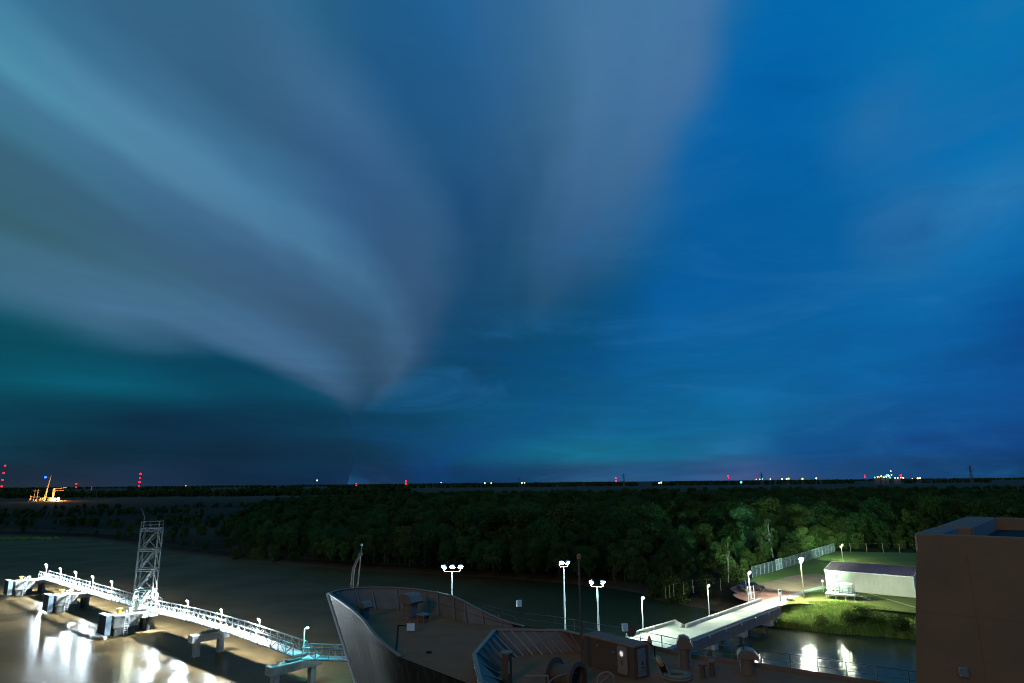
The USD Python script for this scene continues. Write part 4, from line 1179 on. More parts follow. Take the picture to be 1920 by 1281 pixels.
BARE = tree_pattern("thin_tree", 8, 9.0, 1.8, 420, "leaf", "grey_bark", base=0.6, size=0.36, lobes=6, lean=0.5, shape="cone")
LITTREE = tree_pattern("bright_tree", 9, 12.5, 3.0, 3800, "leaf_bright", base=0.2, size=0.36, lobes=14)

named = [
    (PALE, "pale slender tree with light trunk standing behind the fence gate", (1450, 1046), 0, None),
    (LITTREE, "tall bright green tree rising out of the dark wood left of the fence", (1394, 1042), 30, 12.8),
    (BARE, "thin leaning pale trunk with few leaves at the wood's dark edge", (1366, 1092), 0, None),
    (TK[1], "bushy lit tree just left of the pale slender tree", (1428, 1062), 120, 9.0),
    (TK[4], "round green tree behind the far fence, below the distant lit plant", (1648, 1018), 20, 13.5),
    (TK[0], "round green tree behind the far fence, left of the brown superstructure", (1755, 1018), 75, 14.0),
    (TK[2], "narrow green tree behind the far fence, above the shed's right half", (1705, 1024), 40, 11.0),
    (TK[0], "large dark tree standing highest over the wood's skyline", (1462, 975), 200, 16.5),
]
KH = {TK[0]: 12.0, TK[1]: 14.0, TK[2]: 13.0, TK[3]: 9.5, TK[4]: 11.0, LITTREE: 12.5, PALE: 10.0, BARE: 9.0}
taken = []
for kind, lab, (px, py), rz, h in named:
    p = at(px, py, LAND)
    s = (h / KH[kind]) if h else 1.0
    copy(kind, "tree", lab, "tree", None, p - [0, 0, 0.1], rz, (s, s, s))
    taken.append((p[0], p[1], 4.5))
wood = Polygon([tuple(at(x, y, LAND)[:2]) for x, y in ((400, 1005), (445, 1030), (600, 1050), (800, 1066), (1000, 1078), (1110, 1083), (1180, 1097), (1250, 1104), (1310, 1098), (1375, 1090), (1408, 1078), (1462, 1058), (1545, 1030), (1567, 1028), (1720, 1029), (1990, 1030))]
               + [tuple(at(x, y, LAND)[:2]) for x, y in ((2080, 925), (1900, 934), (1700, 934), (1500, 936), (1300, 938), (1100, 939), (900, 940), (700, 938), (560, 944), (470, 952))])
shapely.prepare(wood)
spots = []
x0, y0, x1, y1 = wood.bounds
yy = y0
rg = np.random.default_rng(21)
while yy < y1:
    step = 4.1 if yy < 210 else (6.4 if yy < 330 else 8.5)
    for xx in np.arange(x0, x1, step):
        x, y = xx + rg.uniform(-0.45, 0.45) * step, yy + rg.uniform(-0.45, 0.45) * step
        u = rg.random(4)
        if abs(x) > y * 0.95 or not shapely.contains_xy(wood, x, y) or any(math.hypot(x - a, y - b) < c for a, b, c in taken):
            continue
        spots.append((x, y, u))
    yy += step
edge_d = shapely.distance(shapely.points([(s[0], s[1]) for s in spots]), wood.boundary)
trees = []
for (x, y, u), e in zip(spots, edge_d):
    k_ = int(u[0] * 5)
    left = np.clip((x / y + 0.5) / 0.45, 0, 1)                  # the wood thins into scrub towards the river
    h = (0.5 + 0.5 * min(1, (e + 1.5) / 15)) * (8.5 + 5.5 * u[1] ** 1.4) * (0.55 + 0.45 * left)
    clump = meshkit.noise(np.array([[x * 0.03, y * 0.03, 0.5]]))[0]
    h *= (0.82 + 0.36 * clump) * 0.92
    if 0.20 < x / y < 0.42 and y < 196:                         # lower growth in front of the lit tree
        h *= 0.66
    trees.append((h / y, TK[k_] if e > 3 or u[3] > 0.4 else TK[3], x, y, h, u[2] * 360))
trees.sort(key=lambda q: -q[0])
FORM = dict(zip(TK, ("broad dark tree", "tall full tree", "narrow dark tree", "low olive-green tree", "spreading dark tree")))


def wood_label(k_, x, y):
    """Which stretch of the wood a tree belongs to."""
    v = np.array([x, y, 10.0 - EYE])
    px = CX + FPX * (v @ RIGHT) / (v @ FWD)
    row = "on the near edge of the wood" if shapely.distance(Point(x, y), wood.boundary) < 7 else "deeper in the wood"
    for lim, where in ((700, "across the water left of the bow"), (950, "behind the three-lamp mast"), (1160, "behind the two right floodlight masts"), (1380, "behind the bridge lamps"), (1560, "beside the chain-link fence"), (9999, "behind the far lawn fence")):
        if px < lim:
            return f"{FORM[k_]} {row}, {where}"
for _, k_, x, y, h, rz in trees[:285]:
    s = h / KH[k_]
    copy(k_, "tree", wood_label(k_, x, y), "tree", "trees of the dark wood", (x, y, LAND - 0.1), rz, (s * 1.05, s * 1.05, s))


def scatter(name, kinds, places, kind="stuff", label=None, cat=None):
    """places: (index of kind, x, y, z, scale, turn). One object for what nobody could count."""
    pi = UsdGeom.PointInstancer.Define(stage, path_for(name))
    data(pi.GetPrim(), label, cat, None, kind)
    rel = pi.CreatePrototypesRel()
    for i, k_ in enumerate(kinds):
        q = UsdGeom.Xform.Define(stage, f"{pi.GetPath()}/kinds/kind_{i}")
        q.GetPrim().GetReferences().AddInternalReference(k_)
        rel.AddTarget(q.GetPath())
    pl = np.array([(a, b, c, d, e, f) for a, b, c, d, e, f in places], float)
    pi.CreateProtoIndicesAttr(Vt.IntArray.FromNumpy(pl[:, 0].astype(np.int32)))
    pi.CreatePositionsAttr(Vt.Vec3fArray.FromNumpy(pl[:, 1:4].astype(np.float32)))
    pi.CreateScalesAttr(Vt.Vec3fArray.FromNumpy(np.repeat(pl[:, 4:5], 3, 1).astype(np.float32)))
    pi.CreateOrientationsAttr(Vt.QuathArray([Gf.Quath(math.cos(a / 2), 0, 0, math.sin(a / 2)) for a in np.radians(pl[:, 5])]))


scatter("woodland", TK, [(TK.index(k_), x, y, LAND - 0.1, h / KH[k_], rz) for _, k_, x, y, h, rz in trees[285:]], label="dense dark wood stretching back from the near trees", cat="wood")

# the belts of trees far off on the plain
rf = np.random.default_rng(5)
belt = []
for dist, dpt, az0, az1, n, hh in ((1150, 260, -46, -9, 900, 11), (620, 60, -47, -38, 90, 8), (2600, 500, -46, 46, 1500, 8), (5200, 1500, -46, 46, 2600, 9)):
    for i in range(n):
        a = math.radians(rf.uniform(az0, az1)); y = dist + dpt * rf.random()
        if meshkit.noise(np.array([[math.degrees(a) * 0.35, dist * 0.01, 0.3]]))[0] < 0.30:
            continue
        h = hh * rf.uniform(0.55, 1.15)
        belt.append((int(rf.integers(0, 5)), y * math.tan(a), y, LAND - 0.3, h / 12.0 * (1.0 if dist < 2000 else 1.8), rf.uniform(0, 360)))
FAR = [tree_pattern(f"far_tree_{i}", 40 + i, 12.0, 6.0, 260, "leaf", size=2.2, lobes=9, base=0.1) for i in range(5)]
scatter("far_woods", FAR, belt, label="dark belts of far trees along the horizon", cat="wood")

# scrub on the marsh and along the shore
scrub = []
for i in range(2600):
    x, y = rf.uniform(-420, 40), rf.uniform(160, 620)
    if abs(x) > y * 0.95 or shapely.contains_xy(water_poly, x, y) or shapely.distance(Point(x, y), SHORE) < 5:
        continue
    if meshkit.noise(np.array([[x * 0.012, y * 0.02, 0.9]]))[0] < 0.52:
        continue
    scrub.append((0, x, y, LAND - 0.15, rf.uniform(0.45, 1.3), rf.uniform(0, 360)))
for i in range(420):
    q = SHORE.interpolate(rf.uniform(0, SHORE.length))
    x, y = q.x + rf.normal() * 4, q.y + abs(rf.normal()) * 6 + 7
    if y < 110 or y > 330 or x > 46 or shapely.contains_xy(water_poly, x, y):
        continue
    scrub.append((0, x, y, 1.2, rf.uniform(0.4, 0.9), rf.uniform(0, 360)))
edge = wood.exterior
for i in range(1500):                                    # undergrowth along the front of the wood
    q = edge.interpolate(rf.uniform(0, edge.length))
    x, y = q.x + rf.normal() * 1.6, q.y + rf.normal() * 1.6
    if y > 205 or x > y * 0.62 or shapely.distance(Point(x, y), FENCE_LINE) < 3.2 or shapely.contains_xy(water_poly, x, y):
        continue
    z = float(land_height(np.array([x]), np.array([y]))[0])
    scrub.append((0, x, y, z - 0.15, rf.uniform(0.7, 1.5), rf.uniform(0, 360)))
scatter("scrub", [SHRUB], scrub, label="low dark scrub over the marsh and the river bank", cat="scrub")


# ------------------------------------------------------------------ reeds on the near bank
def reed_pattern(kind, seed, n, h, spread):
    rng = np.random.default_rng(seed)
    P = kind_of(kind)
    m = MB()
    for i in range(n):
        a, r = rng.uniform(0, 2 * math.pi), spread * math.sqrt(rng.random())
        b = np.array([r * math.cos(a), r * math.sin(a), 0])
        t = rng.uniform(0, 2 * math.pi); l = h * rng.uniform(0.55, 1.1)
        d = np.array([math.cos(t), math.sin(t), 0])
        w = np.array([-d[1], d[0], 0]) * rng.uniform(0.025, 0.05)
        mid = b + d * l * 0.12 + [0, 0, l * 0.6]
        tip = b + d * l * rng.uniform(0.25, 0.6) + [0, 0, l * rng.uniform(0.8, 1.0)]
        m.add([b - w, b + w, mid + w * 1.2, mid - w * 1.2, tip], [[0, 1, 2], [0, 2, 3], [3, 2, 4]])
    m.build("blades", M["reed"], P)
    return P.GetPath()


RK = [reed_pattern("reed_tuft", 51, 70, 2.0, 0.75), reed_pattern("reed_tuft_low", 52, 70, 1.4, 0.8)]
bank = Polygon([tuple(at(x, y, 1.4)[:2]) for x, y in ((1428, 1162), (1462, 1155), (1510, 1157), (1570, 1160), (1640, 1166), (1735, 1173), (1735, 1194), (1640, 1188), (1560, 1181), (1500, 1174), (1450, 1169))]).buffer(0.5)
reeds = []
for i in range(9000):
    x0, y0, x1, y1 = bank.bounds
    x, y = rf.uniform(x0, x1), rf.uniform(y0, y1)
    if not shapely.contains_xy(bank, x, y) or len(reeds) > 1500:
        continue
    z = float(land_height(np.array([x]), np.array([y]))[0])
    if z < -0.35:
        continue
    reeds.append((int(rf.random() < 0.4), x, y, max(z, -0.2) - 0.05, rf.uniform(0.55, 1.0) * (1.0 if z < 1.2 else 0.75), rf.uniform(0, 360)))
slope = Polygon([tuple(at(x, y, 2.3)[:2]) for x, y in ((1432, 1141), (1452, 1137), (1490, 1133), (1560, 1136), (1640, 1143), (1735, 1152), (1735, 1180), (1640, 1172), (1560, 1166), (1500, 1161), (1440, 1160))]).buffer(0.6)
x0, y0, x1, y1 = slope.bounds
n0 = len(reeds)
for i in range(14000):
    x, y = rf.uniform(x0, x1), rf.uniform(y0, y1)
    if len(reeds) - n0 > 2000 or not shapely.contains_xy(slope, x, y):
        continue
    z = float(land_height(np.array([x]), np.array([y]))[0])
    if z > 0.3:
        reeds.append((1, x, y, z - 0.05, rf.uniform(0.4, 0.85), rf.uniform(0, 360)))
bar = at(45, 1012, 0)
for i in range(90):
    reeds.append((1, bar[0] + rf.normal() * 6, bar[1] + rf.normal() * 1.6, -0.1, rf.uniform(0.5, 1.0), rf.uniform(0, 360)))
scatter("reeds", RK, reeds, label="tall green reeds and rushes along the lit bank", cat="reeds")
for i, (px, py, s, lab) in enumerate(((1592, 1162, 1.0, "dark leafy shrub in the reeds below the white platform"), (1618, 1160, 1.15, "largest dark shrub among the reeds, right of the platform"), (1648, 1165, 0.95, "shrub among the reeds below the middle of the shed"),
                                      (1690, 1172, 1.0, "shrub among the reeds below the shed's right corner"), (1540, 1163, 0.7, "low yellowish shrub in the brightly lit reeds near the bridge"))):
    p = at(px, py, 1.8)
    copy(BUSH, "shrub", lab, "shrub", "shrubs among the reeds", p - [0, 0, 0.7], i * 70, (s * 0.9, s * 0.9, s * 0.7))

# ------------------------------------------------------------------ the ship
ship = thing("cargo_ship", "large dark ship in the foreground, its bow pointing to the left", "ship")
DZ = 10.0
TOPZ = 11.75
port = [at(x, y, z) for x, y, z in ((870, 1281, DZ), (745, 1230, 10.1), (720, 1210, 10.45), (700, 1190, 10.8), (680, 1163, 11.35), (657, 1142, 11.7), (636, 1127, TOPZ), (621, 1118, TOPZ))]
tip = at(615.5, 1113, TOPZ)
star = [at(x, y, z) for x, y, z in ((625, 1109.5, TOPZ), (640, 1106, TOPZ), (670, 1102.5, TOPZ), (700, 1101.5, TOPZ), (740, 1102, TOPZ), (780, 1105, TOPZ), (820, 1111, TOPZ), (850, 1118, TOPZ), (870, 1127, 11.6), (890, 1138, 11.2), (920, 1153, 10.7), (950, 1166, 10.3), (985, 1175, 10.05))]
star += [at(x, y, DZ) for x, y in ((1041, 1181), (1078, 1188), (1118, 1196), (1204, 1212), (1281, 1230), (1333, 1238), (1374, 1243), (1437, 1252), (1551, 1269))]
blkA, blkB, blkC = at(1718, 1000, 20.1), at(1920, 1005, 20.1), at(1815, 969, 20.1)
ac = (blkC - blkA) / np.linalg.norm(blkC - blkA)
ab = np.array([ac[1], -ac[0], 0])
foot = blkA - ab * 0.13 * 10 - ac * 0.35
port = [np.array([*(foot[:2] + ab[:2] * 45), DZ]), np.array([*(foot[:2] + ab[:2] * 8), DZ]), np.array([*foot[:2], DZ])] + port
star += [star[-1] + (star[-1] - star[-2]) * f for f in (0.8, 1.8, 3.2)]
for p in star[-3:]:
    p[2] = DZ
n_ax = star[7] - port[4]
AX = np.array([0.72, -0.694, 0.0]); AX /= np.linalg.norm(AX)            # from the bow aft
AN = np.array([-AX[1], AX[0], 0.0])                                    # to starboard


def resample(line, n, power=1.6):
    line = np.asarray(line, float)
    s = np.r_[0, np.cumsum(np.linalg.norm(np.diff(line, axis=0), axis=1))]
    t = np.linspace(0, 1, n) ** power * s[-1]
    return np.c_[[np.interp(t, s, line[:, k]) for k in range(3)]].T


N = 64
Pl = resample([tip] + port[::-1], N)
Sl = resample([tip] + star, N)
mid = (Pl + Sl) / 2
dist_ = np.linalg.norm(Pl - tip, axis=1)
levels = [None, 10.0, 8.0, 5.5, 3.0, 0.5, -2.0]


def hull_line(line, z):
    if z is None:
        return line.copy()
    o = np.minimum(line[:, 2], TOPZ)
    drop = np.maximum(o - z, 0)
    fade = np.exp(-np.linalg.norm(line - tip, axis=1) / 16)
    c = 1 - np.clip(drop / 13.5, 0, 1) ** 0.8 * (0.12 + 0.62 * np.exp(-np.linalg.norm(line - tip, axis=1) / 20))
    q = mid + (line - mid) * c[:, None] + AX * (0.80 * drop * fade)[:, None]
    q[:, 2] = np.minimum(z, line[:, 2] - 0.01)
    return q


rows = [np.vstack([hull_line(Pl, z)[::-1], hull_line(Sl, z)[1:]]) for z in levels]
hull = MB()
W_ = len(rows[0])
ii = np.arange(W_ - 1)
for k in range(len(rows) - 1):
    hull.add(np.vstack([rows[k], rows[k + 1]]), np.vstack([np.c_[ii, ii + 1, W_ + ii + 1], np.c_[ii, W_ + ii + 1, W_ + ii]]))
hull.build("hull", M["hull"], ship, smooth=40)
st_ = np.array([r[W_ // 2] for r in rows])
m = MB()
for a, b in zip(st_[:-1], st_[1:]):
    m.beam(a - AX * 0.08, b - AX * 0.08, 0.30, 0.26, up=AX)
m.build("stem_bar", M["stem"], ship)
outline = np.vstack([Pl[::-1], Sl[1:]])
# deck inside the bulwark
nrm = np.gradient(outline[:, :2], axis=0)
nrm = np.c_[nrm[:, 1], -nrm[:, 0]]
nrm /= np.linalg.norm(nrm, axis=1, keepdims=True) + 1e-9
cen = np.r_[mid[10][:2]]
flip = np.sign(((mid[np.abs(np.arange(W_) - (N - 1))][:, :2] - outline[:, :2]) * nrm).sum(1))
inw = nrm * flip[:, None]
hgt = np.clip(outline[:, 2] - DZ, 0, None)
inner = np.c_[rows[1][:, :2] + inw * 0.14, np.full(W_, DZ)]
topin = np.c_[outline[:, :2] + inw * 0.08, outline[:, 2]]
poly = Polygon(inner[:, :2]).buffer(0)
if poly.geom_type != "Polygon":
    poly = max(poly.geoms, key=lambda g: g.area)
v, f = trimesh.creation.triangulate_polygon(poly, engine="earcut")
MB().add(np.c_[v, np.full(len(v), DZ)], f).build("deck", M["deck"], ship)
on = np.where(hgt > 0.12)[0]
a_, b_ = on[0], on[-1]
wall = MB()
for i in range(a_, b_):
    wall.quad(inner[i], inner[i + 1], topin[i + 1], topin[i])
wall.build("bulwark", M["ship_grey"], ship, smooth=40)
cap = MB()
for i in range(a_ - 1, b_ + 1):
    p, q = outline[i], outline[i + 1]
    w0, w1 = np.r_[inw[i] * 0.2, 0], np.r_[inw[i + 1] * 0.2, 0]
    cap.hexa([p - w0 * 0.25 + [0, 0, 0.0], q - w1 * 0.25 + [0, 0, 0.0], q + w1, p + w0], [p - w0 * 0.25 + [0, 0, 0.07], q - w1 * 0.25 + [0, 0, 0.07], q + w1 + [0, 0, 0.07], p + w0 + [0, 0, 0.07]])
cap.build("cap_rail", M["ship_pale"], ship)
ledge = MB()
for i in range(a_, b_):
    zz = lambda j: np.r_[inner[j][:2] * 0.45 + topin[j][:2] * 0.55, DZ + hgt[j] * 0.5]
    ledge.beam(zz(i), zz(i + 1), 0.08, 0.05)
ledge.build("stringer", M["ship_dark"], ship)
arc = np.r_[0, np.cumsum(np.linalg.norm(np.diff(outline, axis=0), axis=1))]
s_ = arc[a_] + 0.8
while s_ < arc[b_] - 0.6:
    i = int(np.searchsorted(arc, s_))
    if hgt[i] > 0.35:
        b = np.r_[inner[i][:2] + inw[i] * 0.42 * hgt[i] / 1.75, DZ]
        tp = topin[i] + np.r_[inw[i] * 0.05, -0.04]
        m = MB()
        m.beam(b, tp, 0.09, 0.06, up=np.r_[inw[i], 0])
        m.build("bulwark_stay", M["ship_pale"], ship)
    s_ += 2.05

# rails along the starboard side, and a lower coaming
rl = [at(x, y, DZ) for x, y in ((985, 1174), (1041, 1181), (1078, 1188), (1118, 1196), (1160, 1203), (1201, 1211), (1242, 1220), (1279, 1229), (1333, 1238), (1374, 1243), (1429, 1251), (1483, 1259), (1535, 1267))]
rl += [rl[-1] + (rl[-1] - rl[-2]) * f for f in (1, 2, 3, 4, 5)]
pre = [at(905, 1134, 11.9) , at(936, 1141.5, 11.55), at(968, 1148, 11.25)]
prb = [at(905, 1144, 11.0), at(936, 1157, 10.55), at(968, 1168, 10.2)]
tops = pre + [p + [0, 0, 1.02] for p in rl]
bots = prb + rl
for a, b in zip(bots, tops):
    MB().tube([a, b], 0.035, 6).build("rail_post", M["steel"], ship)
for f in (0.52, 1.0):
    line = [a + (b - a) * f for a, b in zip(bots, tops)]
    for a, b in zip(line[:-1], line[1:]):
        MB().tube([a, b], 0.026 if f == 1 else 0.018, 6).build("rail", M["steel"], ship)
m = MB()
for a, b in zip(rl[3:-1], rl[4:]):
    m.beam(a + [0, 0, 0.12] - AN * 0.1, b + [0, 0, 0.12] - AN * 0.1, 0.10, 0.24)
m.build("coaming", M["ship_grey"], ship)


def sp(px, py, z=DZ):
    return at(px, py, z)


# bow fittings
p = sp(662, 1118, 10.4)
b0 = at(660, 1104, TOPZ)
MB().tube([b0, b0 + [0.02, 0, 1.2], b0 + [0.08, 0, 1.9], b0 + [0.32, 0.1, 2.6], b0 + [0.66, 0.2, 3.25]], [0.15, 0.15, 0.14, 0.13, 0.12], 8).build("davit", M["ship_pale"], ship)
c = b0 + [0.66, 0.2, 3.25]
MB().lathe([(0.001, -0.14), (0.2, -0.12), (0.2, 0.12), (0.001, 0.14)], c, (0, 1, 0), 10).build("sheave", M["ship_pale"], ship)
e0 = at(667, 1128, DZ + 0.1)
e1 = far(678.5, 1022, e0[1] + 0.2)
MB().tube([e0, e1], [0.09, 0.05], 8).build("jackstaff", M["ship_pale"], ship)
MB().lathe([(0.001, -0.1), (0.12, -0.08), (0.12, 0.1), (0.001, 0.13)], e1, n=10).build("masthead", M["white"], ship)
for px, py, r in ((640, 1121, 0.42), (650, 1131, 0.34)):
    c = sp(px, py, 10.35)
    MB().box(c + [0, 0, 0.15], (1.1, 0.6, 0.9), AX, 0.06).build("fairlead", M["ship_dark"], ship)
    MB().box(c + [0, 0, 0.63], (1.0, 0.5, 0.06), AX).build("plate", M["ship_pale"], ship)
c = sp(702, 1124)
MB().lathe([(0.32, 0), (0.2, 0.06), (0.17, 0.8), (0.36, 0.86), (0.36, 0.94), (0.001, 0.97)], c, n=14).build("bollard", M["ship_dark"], ship)


def cowl(name, c, h, r, d, door=False, hooded=True):
    """Ship's ventilator: trunk with a hood that looks along d."""
    d = np.asarray(d, float); d = d / np.linalg.norm(d)
    n = np.array([-d[1], d[0], 0])
    b = MB().lathe([(r * 1.05, 0), (r * 1.05, 0.08), (r, 0.12), (r, h * 0.72)], c, n=18).build(name, M["ship_grey"], ship, smooth=40)
    m = MB()
    prof = [(-r * 1.25, h * 0.62), (-r * 1.25, h * 0.80), (-r * 0.75, h * 0.97), (0.15 * r, h), (r * 1.1, h * 0.93), (r * 1.75, h * 0.70), (r * 1.55, h * 0.62)]
    for a, q in zip(prof[:-1], prof[1:]):
        m.quad(c + d * a[0] - n * r * 1.2 + [0, 0, a[1]], c + d * q[0] - n * r * 1.2 + [0, 0, q[1]], c + d * q[0] + n * r * 1.2 + [0, 0, q[1]], c + d * a[0] + n * r * 1.2 + [0, 0, a[1]])
    for s in (-1, 1):
        m.add([c + d * a + n * s * r * 1.2 + [0, 0, z] for a, z in prof], [[0, i, i + 1] for i in range(1, len(prof) - 1)])
    m.build("hood", M["ship_grey"], str(b.GetPath()))
    m = MB().quad(*[c + d * a + n * s * r * 1.12 + [0, 0, z + 0.012] for a, z, s in ((r * 0.2, h, -1), (r * 1.1, h * 0.93, -1), (r * 1.1, h * 0.93, 1), (r * 0.2, h, 1))])
    m.quad(*[c + d * a + n * s * r * 1.12 + [0, 0, z + 0.012] for a, z, s in ((r * 1.1, h * 0.93, -1), (r * 1.75, h * 0.70, -1), (r * 1.75, h * 0.70, 1), (r * 1.1, h * 0.93, 1))])
    m.build("hood_plate", M["ship_pale"], str(b.GetPath()))
    if door:
        for s in (-0.42, 0.42):
            MB().box(c + d * r * 0.98 + n * s * r * 0.8 + [0, 0, h * 0.36], (0.05, r * 0.62, h * 0.52), d).build("door", M["ship_blue"], str(b.GetPath()))
    return b


VD = np.array([0.75, -0.66, 0])
cowl("ventilator", sp(768, 1159), 2.15, 0.62, VD, True)
cowl("ventilator", sp(682, 1160), 1.5, 0.42, VD, True)
c = sp(794, 1166)
MB().box(c + [0, 0, 0.62], (1.05, 0.85, 0.12), VD, 0.02).build("bench_box", M["ship_blue"], ship)
MB().box(c + [0, 0, 0.40] - VD * 0.1, (0.85, 0.7, 0.34), VD).build("bench_drawer", M["ship_dark"], ship)
for a in (-0.42, 0.42):
    for b in (-0.32, 0.32):
        MB().beam(c + VD * a + AN * b, c + VD * a + AN * b + [0, 0, 0.56], 0.06).build("bench_leg", M["ship_pale"], ship)
# the lashed line and its white board on the foredeck
q = [sp(x, y, DZ + 0.03) for x, y in ((768, 1174), (746, 1173), (744.5, 1200), (742, 1223))]
MB().tube(q, 0.055, 6).build("deck_line", M["black"], ship)
c = sp(770, 1187)
MB().box(c + [0, 0, 0.45], (0.66, 0.10, 0.55), VD * [0.2, 0, 0] + [1, -0.1, 0], 0.02).build("sign_board", M["white"], ship)
for a in (-0.2, 0.2):
    MB().beam(c + [a, 0.0, 0], c + [a, 0.0, 0.2], 0.05).build("sign_leg", M["ship_dark"], ship)
MB().beam(c + [-0.1, 0.05, 0.7], c + [-0.1, 0.05, 0.9], 0.08).build("sign_hook", M["ship_pale"], ship)
c = sp(804, 1224, DZ + 0.01)
MB().lathe([(0.22, 0), (0.22, 0.05), (0.16, 0.09), (0.001, 0.1)], c, n=14).build("deck_scuttle", M["black"], ship)
for px, py, rz in ((880, 1196, 0.3), (835, 1240, 0.1), (780, 1215, 0)):
    pass

# breakwater platform with its ring of stays
PT = [at(905, 1300, 11.4), at(889, 1227, 11.4), at(928, 1181, 11.4), at(1053, 1181.5, 11.4), at(1090, 1190, 11.4)]
PB = [at(950, 1300, DZ), at(926, 1262, DZ), at(966, 1228, DZ), at(1092, 1222, DZ), at(1105, 1224, DZ)]
brk = MB()
for i in range(4):
    brk.quad(PB[i], PB[i + 1], PT[i + 1], PT[i])
br = brk.build("breakwater", M["ship_grey"], ship)
brp = str(br.GetPath())
m = MB()
for i in range(4):
    m.beam(PT[i], PT[i + 1], 0.26, 0.09)
m.build("cap_rail", M["ship_pale"], brp)
cen = sum(PB) / 5
for i, n in ((0, 3), (1, 5), (2, 6), (3, 1)):
    for j in range(n):
        f = (j + 0.5) / n
        b, tp = PB[i] + (PB[i + 1] - PB[i]) * f, PT[i] + (PT[i + 1] - PT[i]) * f
        inn = cen - b; inn[2] = 0; inn /= np.linalg.norm(inn)
        e = (PT[i + 1] - PT[i]); e /= np.linalg.norm(e)
        foot_ = b + inn * 0.42 + [0, 0, 0.02]
        tp_ = tp + inn * 0.08 - [0, 0, 0.06]
        w = e * 0.035
        m = MB().hexa([b - w, b + w, foot_ + w, foot_ - w], [tp - w - [0, 0, 0.06], tp + w - [0, 0, 0.06], tp_ + w, tp_ - w])
        m.beam(foot_, tp_, 0.14, 0.03, up=inn)
        m.build("stay", M["ship_pale"], brp)
MB().poly([p + [0, 0, 0.015] for p in PB]).build("platform_floor", M["deck"], brp)
c = at(951, 1281, DZ)
MB().box(c + [0, 0, 0.85], (0.5, 0.4, 1.7), VD, 0.03).build("locker", M["ship_dark"], ship)
MB().box(c + [0.03, -0.22, 0.95], (0.34, 0.03, 0.7), VD).build("locker_door", M["ship_blue"], ship)
MB().box(c + [0, 0, 1.75], (0.66, 0.55, 0.1), VD, 0.02).build("locker_top", M["ship_pale"], ship)

# ship's pole
p = sp(1092, 1262)
MB().tube([p, [p[0], p[1], height_at(1046, 1087, p[0], p[1])]], [0.085, 0.065], 10).build("signal_pole", M["ship_dark"], ship)
MB().lathe([(0.09, 0), (0.14, 0.05), (0.14, 0.3), (0.001, 0.38)], [p[0], p[1], height_at(1049, 1087, p[0], p[1])], n=10).build("pole_cap", M["ship_roof"], ship)

# deckhouse
hA, hB = at(1093.5, 1190, 11.9), at(1188, 1213.5, 11.9)
hd = (hB - hA) / np.linalg.norm(hB - hA)
hn = np.array([-hd[1], hd[0], 0])
HLn = np.linalg.norm(hB - hA)
HD = 1.35
o = hA * [1, 1, 0]
q = [o, o + hd * HLn, o + hd * HLn + hn * HD, o + hn * HD]
house = MB().hexa([p + [0, 0, DZ] for p in q], [p + [0, 0, 11.84] for p in q]).build("deckhouse", M["ship_dark"], ship)
hp = str(house.GetPath())
MB().box(o + hd * HLn / 2 + hn * HD / 2 + [0, 0, 11.90], (HLn + 0.1, HD + 0.1, 0.1), hd, 0.04).build("roof", M["ship_roof"], hp)
dc = o + hd * (HLn * 0.80) - hn * 0.05
rounded = lambda w, h, r: Polygon([(-w / 2, -h / 2), (w / 2, -h / 2), (w / 2, h / 2), (-w / 2, h / 2)]).buffer(-r).buffer(r, quad_segs=5)
dm = trimesh.creation.extrude_polygon(rounded(0.82, 1.62, 0.16), 0.08, engine="earcut")
R3 = np.c_[hd, [0, 0, 1.0], -hn]
MB().add((dm.vertices @ R3.T) + dc + [0, 0, DZ + 1.0], dm.faces).build("door", M["ship_pale"], hp)
MB().lathe([(0.15, 0), (0.21, 0.0), (0.21, 0.06), (0.15, 0.06)], dc + [0, 0, DZ + 1.38] - hn * 0.08, -hn, 18).build("porthole_frame", M["white"], hp)
MB().lathe([(0.16, 0), (0.001, 0.0)], dc + [0, 0, DZ + 1.38] - hn * 0.10, -hn, 18).build("porthole", glow("porthole_light", (1.0, 0.86, 0.84), 0.85), hp)
for zz in (0.55, 0.95, 1.4):
    for s in (-0.44,):
        MB().box(dc + hd * s + [0, 0, DZ + zz] - hn * 0.09, (0.12, 0.05, 0.07), hd).build("dog", M["ship_dark"], hp)
MB().box(dc + [0, 0, DZ + 0.85] - hn * 0.1, (0.04, 0.05, 0.3), hd).build("handle", M["black"], hp)
for s, z in ((0.30, 1.45), (0.62, 1.3)):
    MB().lathe([(0.001, 0.0), (0.07, 0.0), (0.07, 0.08), (0.001, 0.1)], o + hd * HLn * s + [0, 0, DZ + z], -hn, 10).build("fitting", M["orange" if s < 0.5 else "ship_pale"], hp)
MB().box(o + hd * (HLn + 0.03) + hn * HD * 0.5 + [0, 0, DZ + 0.92], (0.06, 0.7, 1.6), hd).build("side_panel", M["ship_blue"], hp)
MB().box(o + hd * (HLn + 0.08) + hn * HD * 0.5 + [0, 0, DZ + 0.75], (0.05, 0.05, 0.4), hd).build("side_handle", M["black"], hp)
for z in (0.55, 0.75):
    MB().tube([o + hd * (HLn + 0.05) + hn * 0.3 + [0, 0, DZ + z], o + hd * (HLn + 0.45) + hn * 0.3 + [0, 0, DZ + z + 0.1]], 0.03, 6).build("hook", M["ship_pale"], hp)

